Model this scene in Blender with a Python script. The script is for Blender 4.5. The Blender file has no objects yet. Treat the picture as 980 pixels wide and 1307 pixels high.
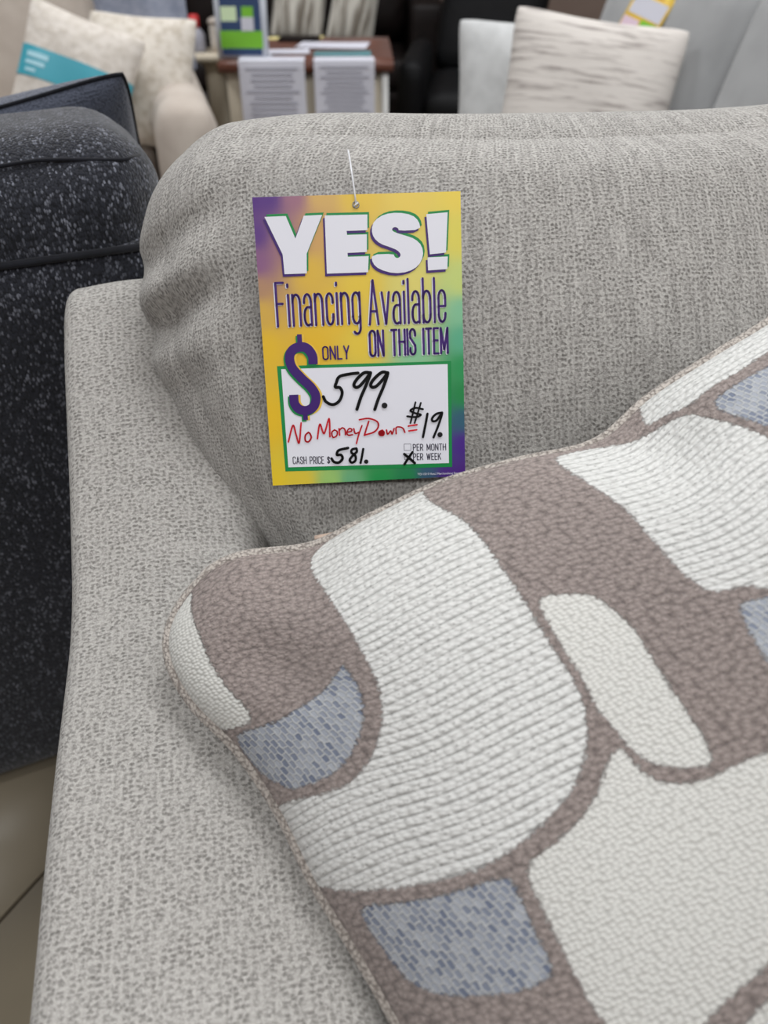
import bpy, math, random
import numpy as np
from mathutils import Vector, Matrix

random.seed(4)
SC = bpy.context.scene
COL = SC.collection

# ------------------------------------------------------------------ camera, world, lights
CAM_H, PITCH, FPX = 1.13, math.radians(38.0), 1000.0
cam_d = bpy.data.cameras.new('camera')
cam_d.sensor_fit = 'HORIZONTAL'
cam_d.sensor_width = 36.0
cam_d.lens = 36.0 * FPX / 980.0
cam_d.clip_start = 0.02
cam_d.dof.use_dof = True
cam_d.dof.focus_distance = 0.70
cam_d.dof.aperture_fstop = 5.6
cam = bpy.data.objects.new('camera', cam_d)
COL.objects.link(cam)
cam.location = (0, 0, CAM_H)
cam.rotation_euler = (math.radians(90) - PITCH, 0, 0)
SC.camera = cam

SC.view_settings.view_transform = 'Standard'
SC.view_settings.look = 'None'
SC.view_settings.gamma = 1.0
SC.view_settings.use_curve_mapping = False
SC.view_settings.exposure = -0.35

world = bpy.data.worlds.new('closed_showroom')
SC.world = world
world.use_nodes = True
bgn = world.node_tree.nodes['Background']
bgn.inputs[0].default_value = (0, 0, 0, 1)     # indoors: no sky, all light comes from the ceiling lamps
bgn.inputs[1].default_value = 0.0


def ceiling_lamp(name, x, y, sx, sy, power, z=2.97):
    d = bpy.data.lights.new(name, 'AREA')
    d.shape = 'RECTANGLE'
    d.size, d.size_y = sx, sy
    d.energy = power
    d.color = (0.97, 0.985, 1.0)
    o = bpy.data.objects.new(name, d)
    COL.objects.link(o)
    o.location = (x, y, z)
    return o


for row, ly in (('front', -1.6), ('middle', 0.9), ('rear', 3.4)):
    for side, lx in (('left', -1.9), ('centre', 0.5), ('right', 2.9)):
        ceiling_lamp('ceiling_lamp_%s_%s_offscreen' % (row, side), lx, ly, 1.2, 0.6, 46)


# ------------------------------------------------------------------ helpers
def lin(c):
    return tuple(((v / 255) / 12.92) if v / 255 <= 0.04045 else (((v / 255) + 0.055) / 1.055) ** 2.4 for v in c)


def at(u, v, Y):
    """point at depth-coordinate Y seen at photo position u, v"""
    dx, dy = (u - 490.0) / FPX, (653.5 - v) / FPX
    c, s = math.cos(PITCH), math.sin(PITCH)
    r = Vector((dx, c + dy * s, -s + dy * c))
    return Vector((0, 0, CAM_H)) + r * (Y / r.y)


def link(o, parent=None):
    COL.objects.link(o)
    if parent is not None:
        o.parent = parent
    return o


def empty(name, loc=(0, 0, 0), yaw=0.0):
    o = bpy.data.objects.new(name, None)
    o.location = loc
    o.rotation_euler = (0, 0, yaw)
    o.empty_display_size = 0.05
    return link(o)


def tag(o, label, cat, group=None):
    o['label'] = label
    o['category'] = cat
    if group:
        o['group'] = group
    return o


def structure(o):
    o['kind'] = 'structure'
    return o


def mesh_obj(name, verts, faces, mat, parent=None, smooth=True, uv=None, mats=None, fmat=None):
    me = bpy.data.meshes.new(name)
    me.from_pydata([tuple(map(float, v)) for v in verts], [], [tuple(map(int, f)) for f in faces])
    if mats:
        for m in mats:
            me.materials.append(m)
    else:
        me.materials.append(mat)
    if fmat is not None:
        me.polygons.foreach_set('material_index', np.asarray(fmat, dtype=np.int32))
    me.polygons.foreach_set('use_smooth', [bool(smooth)] * len(me.polygons))
    if uv is not None:
        l = me.uv_layers.new(name='UVMap')
        idx = np.empty(len(me.loops), dtype=np.int32)
        me.loops.foreach_get('vertex_index', idx)
        l.data.foreach_set('uv', np.asarray(uv, dtype=np.float32)[idx].ravel())
    me.update()
    return link(bpy.data.objects.new(name, me), parent)


def grid_faces(nu, nv, off=0, flip=False):
    f = []
    for i in range(nu - 1):
        for j in range(nv - 1):
            a = off + i * nv + j
            q = (a, a + nv, a + nv + 1, a + 1)
            f.append(q[::-1] if flip else q)
    return f


def rbox(h, r, puff=(0, 0, 0), n=(14, 14, 14), warp=None):
    """rounded box: half sizes h, edge radius r, faces puffed out by puff; warp(pts)->pts"""
    h = np.array(h, float)
    r = min(r, h.min() * 0.999)
    verts, faces, index = [], [], {}

    def lattice(N):
        t = np.linspace(-1, 1, N)
        return np.sign(t) * (1 - (1 - np.abs(t)) ** 1.5)
    L = [lattice(k + 1) for k in n]

    def vid(p):
        k = tuple(np.round(p, 6))
        if k not in index:
            index[k] = len(verts)
            verts.append(p)
        return index[k]
    for ax in range(3):
        u, w = (ax + 1) % 3, (ax + 2) % 3
        for s in (-1, 1):
            ids = np.empty((len(L[u]), len(L[w])), int)
            for i, a in enumerate(L[u]):
                for j, b in enumerate(L[w]):
                    p = np.zeros(3)
                    p[ax], p[u], p[w] = s, a, b
                    ids[i, j] = vid(p)
            for i in range(len(L[u]) - 1):
                for j in range(len(L[w]) - 1):
                    q = (ids[i, j], ids[i + 1, j], ids[i + 1, j + 1], ids[i, j + 1])
                    faces.append(q if s > 0 else q[::-1])
    C = np.array(verts)
    q = C * h
    inner = np.clip(q, -(h - r), h - r)
    d = q - inner
    ln = np.linalg.norm(d, axis=1, keepdims=True)
    P = np.where(ln > 1e-9, inner + r * d / np.maximum(ln, 1e-9), q)
    for ax in range(3):
        if puff[ax]:
            u, w = (ax + 1) % 3, (ax + 2) % 3
            P[:, ax] += puff[ax] * (P[:, ax] / h[ax]) * (1 - np.abs(C[:, u]) ** 2.2) * (1 - np.abs(C[:, w]) ** 2.2)
    if warp is not None:
        P = warp(P)
    return P, faces


def box_part(name, h, r, loc, mat, parent=None, puff=(0, 0, 0), n=(6, 6, 6), rot=None, warp=None):
    v, f = rbox(h, r, puff, n, warp)
    back = v[:, 1] + h[1]
    uv = np.stack([v[:, 0] + np.clip(v[:, 0] / 0.2, -1, 1) * back, v[:, 2] + np.clip(v[:, 2] / 0.2, -1, 1) * back], 1)
    o = mesh_obj(name, v, f, mat, parent, uv=uv)
    o.location = loc
    if rot is not None:
        o.rotation_euler = rot
    return o


def tube(name, pts, rad, mat, parent=None, seg=8, closed=False):
    P = [Vector(p) for p in pts]
    n = len(P)
    verts, faces = [], []
    prev = None
    for i, p in enumerate(P):
        a = P[(i - 1) % n] if (closed or i) else P[0]
        b = P[(i + 1) % n] if (closed or i < n - 1) else P[-1]
        t = (b - a).normalized()
        if prev is None:
            prev = t.orthogonal().normalized()
        x = (prev - t * prev.dot(t)).normalized()
        prev = x
        y = t.cross(x)
        for k in range(seg):
            an = 2 * math.pi * k / seg
            verts.append(p + (x * math.cos(an) + y * math.sin(an)) * rad)
    m = n if closed else n - 1
    for i in range(m):
        for k in range(seg):
            a, b = i * seg + k, i * seg + (k + 1) % seg
            c, d = ((i + 1) % n) * seg + (k + 1) % seg, ((i + 1) % n) * seg + k
            faces.append((a, b, c, d))
    if not closed:
        faces.append(tuple(range(seg))[::-1])
        faces.append(tuple((n - 1) * seg + k for k in range(seg)))
    return mesh_obj(name, verts, faces, mat, parent)


def lathe(name, prof, mat, parent=None, seg=24, loc=(0, 0, 0)):
    verts, faces = [], []
    for r, z in prof:
        for k in range(seg):
            an = 2 * math.pi * k / seg
            verts.append((r * math.cos(an), r * math.sin(an), z))
    for i in range(len(prof) - 1):
        for k in range(seg):
            faces.append((i * seg + k, i * seg + (k + 1) % seg, (i + 1) * seg + (k + 1) % seg, (i + 1) * seg + k))
    o = mesh_obj(name, verts, faces, mat, parent)
    o.location = loc
    return o


# ------------------------------------------------------------------ materials
def new_mat(name):
    m = bpy.data.materials.new(name)
    m.use_nodes = True
    nt = m.node_tree
    b = nt.nodes['Principled BSDF']
    return m, nt, b


def plain(name, rgb, rough=0.6, spec=0.3, metal=0.0, alpha=1.0, trans=0.0):
    m, nt, b = new_mat(name)
    b.inputs['Base Color'].default_value = lin(rgb) + (1,)
    b.inputs['Roughness'].default_value = rough
    b.inputs['Specular IOR Level'].default_value = spec
    b.inputs['Metallic'].default_value = metal
    b.inputs['Alpha'].default_value = alpha
    b.inputs['Transmission Weight'].default_value = trans
    return m


def nd(nt, kind, **kw):
    n = nt.nodes.new(kind)
    for k, v in kw.items():
        setattr(n, k, v)
    return n


def math_n(nt, op, a, b=None, c=None):
    n = nd(nt, 'ShaderNodeMath', operation=op)
    for i, x in enumerate((a, b, c)):
        if x is None:
            continue
        if isinstance(x, (int, float)):
            n.inputs[i].default_value = x
        else:
            nt.links.new(x, n.inputs[i])
    return n.outputs[0]


def mix_col(nt, fac, a, b):
    n = nd(nt, 'ShaderNodeMix', data_type='RGBA')
    if isinstance(fac, (int, float)):
        n.inputs[0].default_value = fac
    else:
        nt.links.new(fac, n.inputs[0])
    for s, x in ((6, a), (7, b)):
        if isinstance(x, tuple):
            n.inputs[s].default_value = x if len(x) == 4 else x + (1,)
        else:
            nt.links.new(x, n.inputs[s])
    return n.outputs[2]


def ramp(nt, fac, lo, hi):
    n = nd(nt, 'ShaderNodeMapRange')
    n.clamp = True
    nt.links.new(fac, n.inputs[0])
    n.inputs[1].default_value, n.inputs[2].default_value = lo, hi
    return n.outputs[0]


def voronoi(nt, vec, cell, rnd=0.6, dims='3D'):
    mp = nd(nt, 'ShaderNodeMapping')
    mp.inputs['Scale'].default_value = tuple(1.0 / c for c in cell)
    nt.links.new(vec, mp.inputs['Vector'])
    v = nd(nt, 'ShaderNodeTexVoronoi', voronoi_dimensions=dims, feature='F1')
    v.inputs['Scale'].default_value = 1.0
    v.inputs['Randomness'].default_value = rnd
    nt.links.new(mp.outputs[0], v.inputs['Vector'])
    return v


def noise(nt, vec, scale, detail=2.0, rough=0.5):
    n = nd(nt, 'ShaderNodeTexNoise')
    n.inputs['Scale'].default_value = scale
    n.inputs['Detail'].default_value = detail
    n.inputs['Roughness'].default_value = rough
    nt.links.new(vec, n.inputs['Vector'])
    return n.outputs['Fac']


def bump(nt, height, dist, strength=1.0, normal=None):
    n = nd(nt, 'ShaderNodeBump')
    n.inputs['Strength'].default_value = strength
    n.inputs['Distance'].default_value = dist
    nt.links.new(height, n.inputs['Height'])
    if normal is not None:
        nt.links.new(normal, n.inputs['Normal'])
    return n.outputs[0]


def fabric(name, light, dark, cell, rnd=0.6, depth=0.0012, fleck=None, fleck_at=0.62, sheen=0.15, big=9.0):
    """woven upholstery: staggered tufts with dark gaps, optional lighter flecks"""
    m, nt, b = new_mat(name)
    tc = nd(nt, 'ShaderNodeTexCoord')
    vec = tc.outputs['Object']
    # slight warp so that the rows are not ruled
    v = voronoi(nt, vec, cell, rnd)
    d = v.outputs['Distance']
    nz = noise(nt, vec, big, 3.0)
    fine = noise(nt, vec, 900.0, 2.0)
    grit = noise(nt, vec, 330.0, 2.0, 0.6)
    tuft = ramp(nt, math_n(nt, 'MULTIPLY_ADD', math_n(nt, 'SUBTRACT', grit, 0.5), 0.35, d), 0.80, 0.38)
    mid = math_n(nt, 'MULTIPLY_ADD', ramp(nt, nz, 0.35, 0.65), 0.12, math_n(nt, 'MULTIPLY', tuft, 0.62))
    mid = math_n(nt, 'ADD', mid, math_n(nt, 'MULTIPLY', ramp(nt, fine, 0.3, 0.7), 0.26))
    colr = mix_col(nt, mid, lin(dark), lin(light))
    if fleck:
        sp = nd(nt, 'ShaderNodeSeparateColor')
        nt.links.new(v.outputs['Color'], sp.inputs[0])
        fl = ramp(nt, sp.outputs[0], fleck_at, fleck_at + 0.25)
        patch = ramp(nt, noise(nt, vec, 60.0, 2.0), 0.4, 0.65)
        colr = mix_col(nt, math_n(nt, 'MULTIPLY', math_n(nt, 'MULTIPLY', fl, tuft), math_n(nt, 'MULTIPLY_ADD', patch, 0.7, 0.3)), colr, lin(fleck))
    nt.links.new(colr, b.inputs['Base Color'])
    hgt = math_n(nt, 'MULTIPLY_ADD', fine, 0.35, tuft)
    nt.links.new(bump(nt, hgt, depth), b.inputs['Normal'])
    b.inputs['Roughness'].default_value = 0.9
    b.inputs['Specular IOR Level'].default_value = 0.12
    b.inputs['Sheen Weight'].default_value = sheen
    b.inputs['Sheen Roughness'].default_value = 0.5
    return m


def chenille(name, light, dark, pit, cell, pit_r=0.30, depth=0.0008, sheen=0.12, streak=0.0):
    """close chenille on UV (metres): pale matted pile, small dark pits in staggered rows"""
    m, nt, b = new_mat(name)
    uv = nd(nt, 'ShaderNodeUVMap', uv_map='UVMap').outputs[0]
    br = noise(nt, uv, 420.0, 3.0, 0.65)
    blot = noise(nt, uv, 55.0, 3.0, 0.6)
    fine = noise(nt, uv, 1500.0, 2.0, 0.6)
    v = voronoi(nt, uv, cell + (1,), 0.62, '2D')
    wob = math_n(nt, 'MULTIPLY_ADD', math_n(nt, 'SUBTRACT', br, 0.5), 0.95, v.outputs['Distance'])
    hole = ramp(nt, wob, pit_r + 0.22, pit_r - 0.16)
    some = ramp(nt, blot, 0.30, 0.62)
    hole = math_n(nt, 'MULTIPLY', hole, math_n(nt, 'MULTIPLY_ADD', some, 0.7, 0.3))
    base_f = math_n(nt, 'ADD', math_n(nt, 'MULTIPLY', ramp(nt, br, 0.28, 0.72), 0.55), math_n(nt, 'MULTIPLY', ramp(nt, fine, 0.25, 0.75), 0.45))
    if streak:
        mp = nd(nt, 'ShaderNodeMapping')
        mp.inputs['Scale'].default_value = (230.0, 18.0, 1.0)
        nt.links.new(uv, mp.inputs['Vector'])
        st = noise(nt, mp.outputs[0], 1.0, 2.0)
        base_f = math_n(nt, 'MULTIPLY_ADD', math_n(nt, 'SUBTRACT', ramp(nt, st, 0.3, 0.7), 0.5), streak, base_f)
    c = mix_col(nt, base_f, lin(dark), lin(light))
    c = mix_col(nt, math_n(nt, 'MULTIPLY', hole, 0.8), c, lin(pit))
    nt.links.new(c, b.inputs['Base Color'])
    h = math_n(nt, 'SUBTRACT', math_n(nt, 'MULTIPLY', br, 1.3), math_n(nt, 'MULTIPLY', hole, 0.6))
    nt.links.new(bump(nt, h, depth), b.inputs['Normal'])
    b.inputs['Roughness'].default_value = 0.92
    b.inputs['Specular IOR Level'].default_value = 0.1
    b.inputs['Sheen Weight'].default_value = sheen
    b.inputs['Sheen Roughness'].default_value = 0.5
    return m


def soft(name, rgb, rgb2=None, scale=30.0, rough=0.85, spec=0.15, sheen=0.1, depth=0.0):
    m, nt, b = new_mat(name)
    tc = nd(nt, 'ShaderNodeTexCoord')
    nz = noise(nt, tc.outputs['Object'], scale, 3.0)
    rgb2 = rgb2 or tuple(max(0, c - 14) for c in rgb)
    nt.links.new(mix_col(nt, ramp(nt, nz, 0.35, 0.65), lin(rgb), lin(rgb2)), b.inputs['Base Color'])
    b.inputs['Roughness'].default_value = rough
    b.inputs['Specular IOR Level'].default_value = spec
    b.inputs['Sheen Weight'].default_value = sheen
    if depth:
        nt.links.new(bump(nt, nz, depth), b.inputs['Normal'])
    return m


def striped(name, base, stripe, cell, thr=0.55):
    """broken horizontal dashes woven into a pale ground"""
    m, nt, b = new_mat(name)
    tc = nd(nt, 'ShaderNodeTexCoord')
    mp = nd(nt, 'ShaderNodeMapping')
    mp.inputs['Scale'].default_value = tuple(1.0 / c for c in cell)
    nt.links.new(tc.outputs['Object'], mp.inputs['Vector'])
    nz = noise(nt, mp.outputs[0], 1.0, 3.0, 0.6)
    f = ramp(nt, nz, thr - 0.05, thr + 0.12)
    nt.links.new(mix_col(nt, f, lin(base), lin(stripe)), b.inputs['Base Color'])
    nt.links.new(bump(nt, nz, 0.003), b.inputs['Normal'])
    b.inputs['Roughness'].default_value = 0.9
    b.inputs['Specular IOR Level'].default_value = 0.1
    b.inputs['Sheen Weight'].default_value = 0.1
    return m


M = {}
M['grey_arm'] = chenille('light_grey_chenille_arm', (198, 195, 190), (124, 121, 117), (102, 99, 95), (0.0060, 0.0038), 0.26)
M['grey'] = chenille('light_grey_chenille', (198, 195, 190), (124, 121, 117), (102, 99, 95), (0.0036, 0.0042), 0.24, streak=0.35)
M['dark'] = fabric('charcoal_weave', (44, 46, 54), (14, 15, 19), (0.0024, 0.0024, 0.0046), 0.9, 0.0006, fleck=(124, 127, 138), fleck_at=0.66, sheen=0.28)
M['dark_plain'] = fabric('charcoal_plain_weave', (84, 89, 103), (50, 54, 66), (0.003, 0.003, 0.003), 0.7, 0.0006, sheen=0.35)
M['dark_welt'] = soft('dark_welt_cord', (24, 25, 32), (18, 19, 24), 80)
M['beige'] = soft('beige_microfibre', (188, 178, 168), (178, 167, 157), 14, depth=0.002)
M['cream'] = soft('cream_cover', (214, 207, 199), (196, 188, 178), 45, depth=0.004)
M['cream_knit'] = striped('cream_knit', (212, 205, 195), (190, 181, 168), (0.025, 0.025, 0.3), 0.5)
M['teal'] = plain('teal_paper_band', (62, 158, 176), 0.45, 0.4)
M['band_print'] = plain('band_print', (165, 208, 220), 0.5, 0.3)
M['blue_grey'] = soft('blue_grey_velvet', (140, 145, 160), (120, 126, 142), 30)
M['brown_leather'] = soft('dark_brown_leather', (26, 19, 18), (18, 13, 12), 20, rough=0.55, spec=0.2, sheen=0.0)
M['black_leather'] = soft('black_leather', (12, 12, 14), (8, 8, 10), 20, rough=0.6, spec=0.15, sheen=0.0)
M['pillow_stripe'] = striped('stripe_weave', (196, 192, 183), (112, 104, 94), (0.020, 0.25, 0.3), 0.50)
M['far_grey'] = soft('smooth_grey_upholstery', (166, 167, 168), (156, 157, 158), 8, depth=0.001)
M['far_pillow'] = soft('pale_grey_pillow', (196, 197, 197), (184, 185, 185), 25)
M['dash_pillow'] = striped('dash_weave', (206, 200, 194), (150, 142, 138), (0.13, 0.011, 0.3), 0.56)
M['wood'] = soft('red_brown_wood', (104, 58, 40), (82, 44, 30), 12, rough=0.4, spec=0.4)
M['table_body'] = plain('cream_lacquer', (186, 176, 158), 0.6)
M['trim_white'] = plain('white_edge_trim', (205, 204, 202), 0.5)
M['paper'] = plain('white_paper', (200, 200, 210), 0.7, 0.2)
M['paper_ink'] = plain('grey_print', (160, 160, 172), 0.7, 0.2)
M['paper_yellow'] = plain('yellow_print', (196, 186, 70), 0.7, 0.2)
M['paper_teal'] = plain('teal_print', (88, 130, 136), 0.6, 0.2)
M['note_yellow'] = plain('pale_yellow_paper', (226, 214, 150), 0.7, 0.2)
M['navy'] = plain('navy_print', (44, 66, 104), 0.35, 0.4)
M['lime'] = plain('lime_print', (118, 186, 52), 0.35, 0.4)
M['pale_green'] = plain('pale_green_print', (205, 225, 185), 0.35, 0.4)
M['holder'] = plain('clear_frame_plastic', (200, 205, 214), 0.25, 0.5)
M['red_cap'] = plain('red_plastic', (196, 52, 54), 0.4, 0.4)
M['grey_plastic'] = plain('grey_plastic', (150, 150, 160), 0.4, 0.4)
M['wall'] = soft('taupe_wall_paint', (120, 104, 95), (114, 98, 90), 3, rough=0.9)
M['tile'] = soft('beige_floor_tile', (132, 122, 104), (118, 109, 92), 3, rough=0.4, spec=0.4)
M['grout'] = plain('dark_grout', (62, 54, 44), 0.9)
M['leg'] = plain('dark_wood_leg', (40, 30, 24), 0.5)
M['plastic_clear'] = plain('clear_plastic_cord', (225, 226, 230), 0.25, 0.5, alpha=0.75)
M['ring'] = plain('brushed_plastic_pin', (150, 146, 138), 0.35, 0.5)
M['tan'] = plain('tan_strip', (176, 156, 142), 0.7)


def print_mat(name, rgb):
    return plain(name, rgb, 0.42, 0.35)


M['p_white'] = print_mat('print_white', (222, 222, 230))
M['p_purple'] = print_mat('print_purple', (58, 24, 104))
M['p_green'] = print_mat('print_green', (18, 132, 66))
M['p_black'] = print_mat('marker_black', (12, 12, 14))
M['p_red'] = print_mat('marker_red', (205, 24, 40))
M['p_yellow'] = print_mat('print_yellow', (228, 190, 70))
M['p_grey'] = print_mat('print_dark_grey', (52, 48, 66))
PATTERN = {
 'flat': [[[-0.928,-0.945],[-0.975,-0.882],[-1.116,-0.768],[-1.116,-0.62],[-0.998,-0.457],[-0.947,-0.435],[-0.907,-0.428],[-0.892,-0.46],[-0.887,-0.55],[-0.883,-0.655],[-0.873,-0.762]],[[-0.21,-0.43],[-0.157,-0.408],[-0.112,-0.383],[-0.103,-0.325],[-0.097,-0.252],[-0.117,-0.137],[-0.127,-0.037],[-0.138,0.06],[-0.155,0.113],[-0.177,0.123],[-0.222,0.1],[-0.257,0.06],[-0.267,0.008],[-0.262,-0.045],[-0.267,-0.082],[-0.268,-0.118],[-0.255,-0.167],[-0.247,-0.247],[-0.232,-0.343]],[[-0.577,0.14],[-0.512,0.127],[-0.435,0.11],[-0.372,0.073],[-0.318,0.02],[-0.278,-0.003],[-0.277,0.025],[-0.278,0.077],[-0.258,0.122],[-0.208,0.147],[-0.145,0.145],[-0.098,0.145],[-0.035,0.142],[0.092,0.137],[0.033,0.287],[-0.078,0.403],[-0.205,0.483],[-0.313,0.522],[-0.38,0.543],[-0.462,0.568],[-0.532,0.598],[-0.612,0.608],[-0.628,0.56],[-0.623,0.498],[-0.623,0.418],[-0.61,0.317],[-0.595,0.215]],[[-0.443,0.62],[-0.398,0.597],[-0.345,0.583],[-0.275,0.567],[-0.18,0.533],[-0.137,0.557],[-0.238,0.725],[-0.338,0.805],[-0.448,0.742],[-0.483,0.673]]],
 'rib': [[[-0.598,-0.932],[-0.552,-0.77],[-0.552,-0.612],[-0.577,-0.498],[-0.608,-0.398],[-0.648,-0.307],[-0.707,-0.23],[-0.777,-0.175],[-0.852,-0.172],[-0.968,-0.207],[-1.118,-0.212],[-1.116,-0.102],[-0.998,0.008],[-0.942,0.043],[-0.875,0.073],[-0.777,0.105],[-0.665,0.112],[-0.578,0.1],[-0.477,0.072],[-0.4,0.04],[-0.338,-0.02],[-0.292,-0.098],[-0.27,-0.182],[-0.258,-0.302],[-0.235,-0.425],[-0.202,-0.562],[-0.187,-0.682],[-0.193,-0.77],[-0.228,-0.855],[-0.252,-0.923],[-0.255,-1.103],[-0.378,-1.105],[-0.523,-0.988]],[[0.077,-0.94],[0.068,-0.882],[0.09,-0.762],[0.105,-0.617],[0.078,-0.47],[0.063,-0.352],[0.072,-0.283],[0.093,-0.265],[0.132,-0.268],[0.17,-0.23],[0.223,-0.152],[0.333,-0.238],[0.472,-0.428],[0.465,-0.522],[0.457,-0.588],[0.445,-0.658],[0.423,-0.743],[0.403,-0.815],[0.37,-0.84],[0.308,-0.863],[0.245,-0.887],[0.192,-0.923],[0.143,-0.945]],[[0.292,-0.9],[0.437,-1.109],[0.592,-1.111],[0.835,-1.116],[1.101,-0.893],[0.807,-0.847],[0.682,-0.862],[0.567,-0.847],[0.488,-0.855],[0.418,-0.838],[0.367,-0.873]]],
 'blue': [[[-0.973,-0.43],[-0.863,-0.393],[-0.748,-0.418],[-0.662,-0.477],[-0.63,-0.51],[-0.633,-0.467],[-0.653,-0.387],[-0.685,-0.32],[-0.737,-0.253],[-0.808,-0.208],[-0.89,-0.212],[-0.933,-0.225],[-0.977,-0.29],[-0.993,-0.367]],[[-0.93,0.087],[-0.812,0.132],[-0.715,0.143],[-0.618,0.142],[-0.613,0.173],[-0.638,0.287],[-0.645,0.367],[-0.693,0.382],[-0.78,0.367],[-0.867,0.332],[-0.903,0.298],[-0.923,0.26],[-0.93,0.175]],[[0.443,-0.8],[0.538,-0.81],[0.635,-0.808],[0.732,-0.8],[0.72,-0.703],[0.557,-0.552],[0.493,-0.582],[0.462,-0.682]],[[0.093,-0.222],[0.13,-0.218],[0.158,-0.21],[0.198,-0.145],[0.168,-0.022],[0.077,0.068],[0.053,0.008],[0.063,-0.095]]]}
SIGN_SHAPES = {
 'Y': [[9.2,16.1],[27.3,15.9],[34.3,34.4],[42.6,16.1],[58.3,15.9],[43.2,47.1],[42.3,63.4],[23.1,63.4],[22.6,47.2]],
 'E': [[60.4,16.4],[97.0,16.7],[96.5,29.5],[78.5,29.5],[78.7,32.8],[95.8,32.8],[95.2,47.4],[78.4,47.6],[78.5,50.8],[96.6,50.8],[95.5,64.2],[59.7,64.2]],
 'S': [[142.6,30.5],[141.2,23.3],[135.5,18.1],[123.5,15.8],[111.5,16.8],[102.6,21.8],[99.8,29.0],[101.5,35.9],[107.1,41.0],[115.2,43.9],[121.6,46.6],[124.6,49.9],[124.0,52.3],[121.4,53.5],[119.1,52.2],[118.4,49.6],[99.0,49.6],[99.7,56.9],[105.4,62.2],[118.0,66.1],[130.9,65.1],[139.9,60.4],[144.4,52.2],[143.3,43.7],[137.5,37.9],[128.8,34.8],[122.0,32.7],[118.0,30.8],[117.7,28.8],[120.2,27.4],[123.1,28.6],[123.6,30.9]],
 'X1': [[147.8,18.0],[166.4,16.9],[164.2,50.1],[150.0,51.1]],
 'X2': [[147.9,53.6],[165.7,53.4],[165.1,63.9],[148.1,64.5]],
 'box': [[11.2,141.3],[166.9,143.2],[165.8,239.5],[12.4,236.0]],
 'boxi': [[14.7,144.1],[163.6,145.8],[162.9,235.8],[15.3,232.3]],
 'cb1': [[122.0,216.1],[128.1,216.4],[128.0,222.2],[121.8,221.8]],
 'cb2': [[122.1,224.9],[127.5,225.2],[127.3,230.8],[122.0,230.5]]}
HANDWRITING = {
 'black': [[[[82.8,150.3],[75.3,150.8],[66.0,152.7],[62.9,158.1],[61.8,161.9],[65.9,162.5],[67.7,167.6],[64.4,174.6],[58.5,177.3],[52.8,174.4],[50.6,169.8]],4.4],[[[94.0,150.5],[88.4,150.2],[82.6,154.5],[78.7,159.8],[79.7,162.6],[83.5,161.9],[90.1,155.3],[94.0,150.5],[89.9,160.4],[84.2,172.1],[80.2,182.5]],4.6],[[[109.5,151.3],[104.3,150.5],[97.6,155.3],[93.6,160.6],[95.0,163.4],[99.2,162.2],[105.4,156.1],[109.5,151.3],[105.1,163.1],[100.1,173.6],[96.3,183.4]],4.6],[[[133.5,178.5],[131.0,187.8],[128.3,197.1]],2.6],[[[138.3,179.3],[135.4,188.0],[132.1,197.3]],2.6],[[[140.0,185.1],[133.4,183.6],[128.6,185.8],[133.3,188.5],[138.0,190.0],[133.8,191.9],[125.6,190.9]],3],[[[144.1,189.4],[141.9,199.7],[139.4,210.4]],3.6],[[[157.5,188.9],[152.3,189.9],[148.4,193.4],[148.7,196.3],[152.5,195.6],[157.5,189.2],[154.2,199.5],[149.1,211.2]],3.4],[[[70.5,217.1],[61.9,218.9],[60.2,223.0],[63.8,223.2],[65.0,226.7],[61.4,230.1],[57.1,229.3],[55.0,226.1]],4],[[[78.1,217.9],[74.3,218.6],[73.4,221.5],[76.7,224.5],[76.7,228.9],[73.2,230.8],[71.6,228.0],[75.0,223.8],[78.3,221.0],[78.1,217.9]],3.6],[[[84.3,218.7],[82.9,225.3],[81.3,231.5]],3.4],[[[121.7,225.3],[126.4,229.4],[131.1,234.1]],4],[[[129.4,223.8],[125.5,228.9],[121.4,234.9]],3.6]],
 'dot': [[[[105.3,180.2]],6.6],[[[155.1,209.0]],6],[[[86.5,230.5]],5]],
 'red': [[[[16.9,209.0],[21.9,194.3],[24.2,202.5],[26.5,210.5],[29.4,192.4]],2.4],[[[35.5,201.2],[32.5,203.9],[32.3,208.6],[35.0,209.7],[37.7,206.1],[36.6,202.2],[35.1,201.4]],2.4],[[[43.2,207.3],[46.2,194.3],[49.5,203.0],[54.7,189.7],[54.6,206.1]],2.4],[[[59.0,200.1],[56.5,202.4],[57.4,206.8],[60.7,205.5],[61.4,201.8],[59.0,200.1]],2.2],[[[63.5,205.1],[63.2,199.2]],2.2],[[[63.3,200.9],[66.1,198.6],[68.5,200.3],[68.8,205.0]],2.2],[[[70.2,202.8],[74.0,202.1],[74.7,200.3],[72.3,199.6],[70.2,202.7],[71.2,205.5],[75.2,205.2]],2.2],[[[76.6,199.8],[77.7,204.2],[80.8,203.4]],2.2],[[[84.1,197.4],[80.9,205.2],[78.3,213.5]],2.2],[[[90.4,194.0],[88.3,199.5],[86.2,205.5]],2.4],[[[82.0,192.0],[90.5,191.2],[98.0,194.4],[98.8,199.2],[94.8,203.7],[85.8,206.2]],2.4],[[[102.4,203.0],[99.9,204.2],[100.4,206.3],[102.9,206.4],[103.3,204.2],[101.4,204.4]],4.2],[[[106.2,202.4],[107.2,206.3],[110.0,203.4],[111.2,206.3],[113.3,201.3]],2.2],[[[115.0,206.3],[115.2,200.7],[118.7,200.3],[121.5,201.8],[122.9,205.3]],2.2],[[[126.3,199.8],[134.3,198.9]],2.4],[[[126.6,204.2],[133.8,203.6]],2.4]]}
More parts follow.
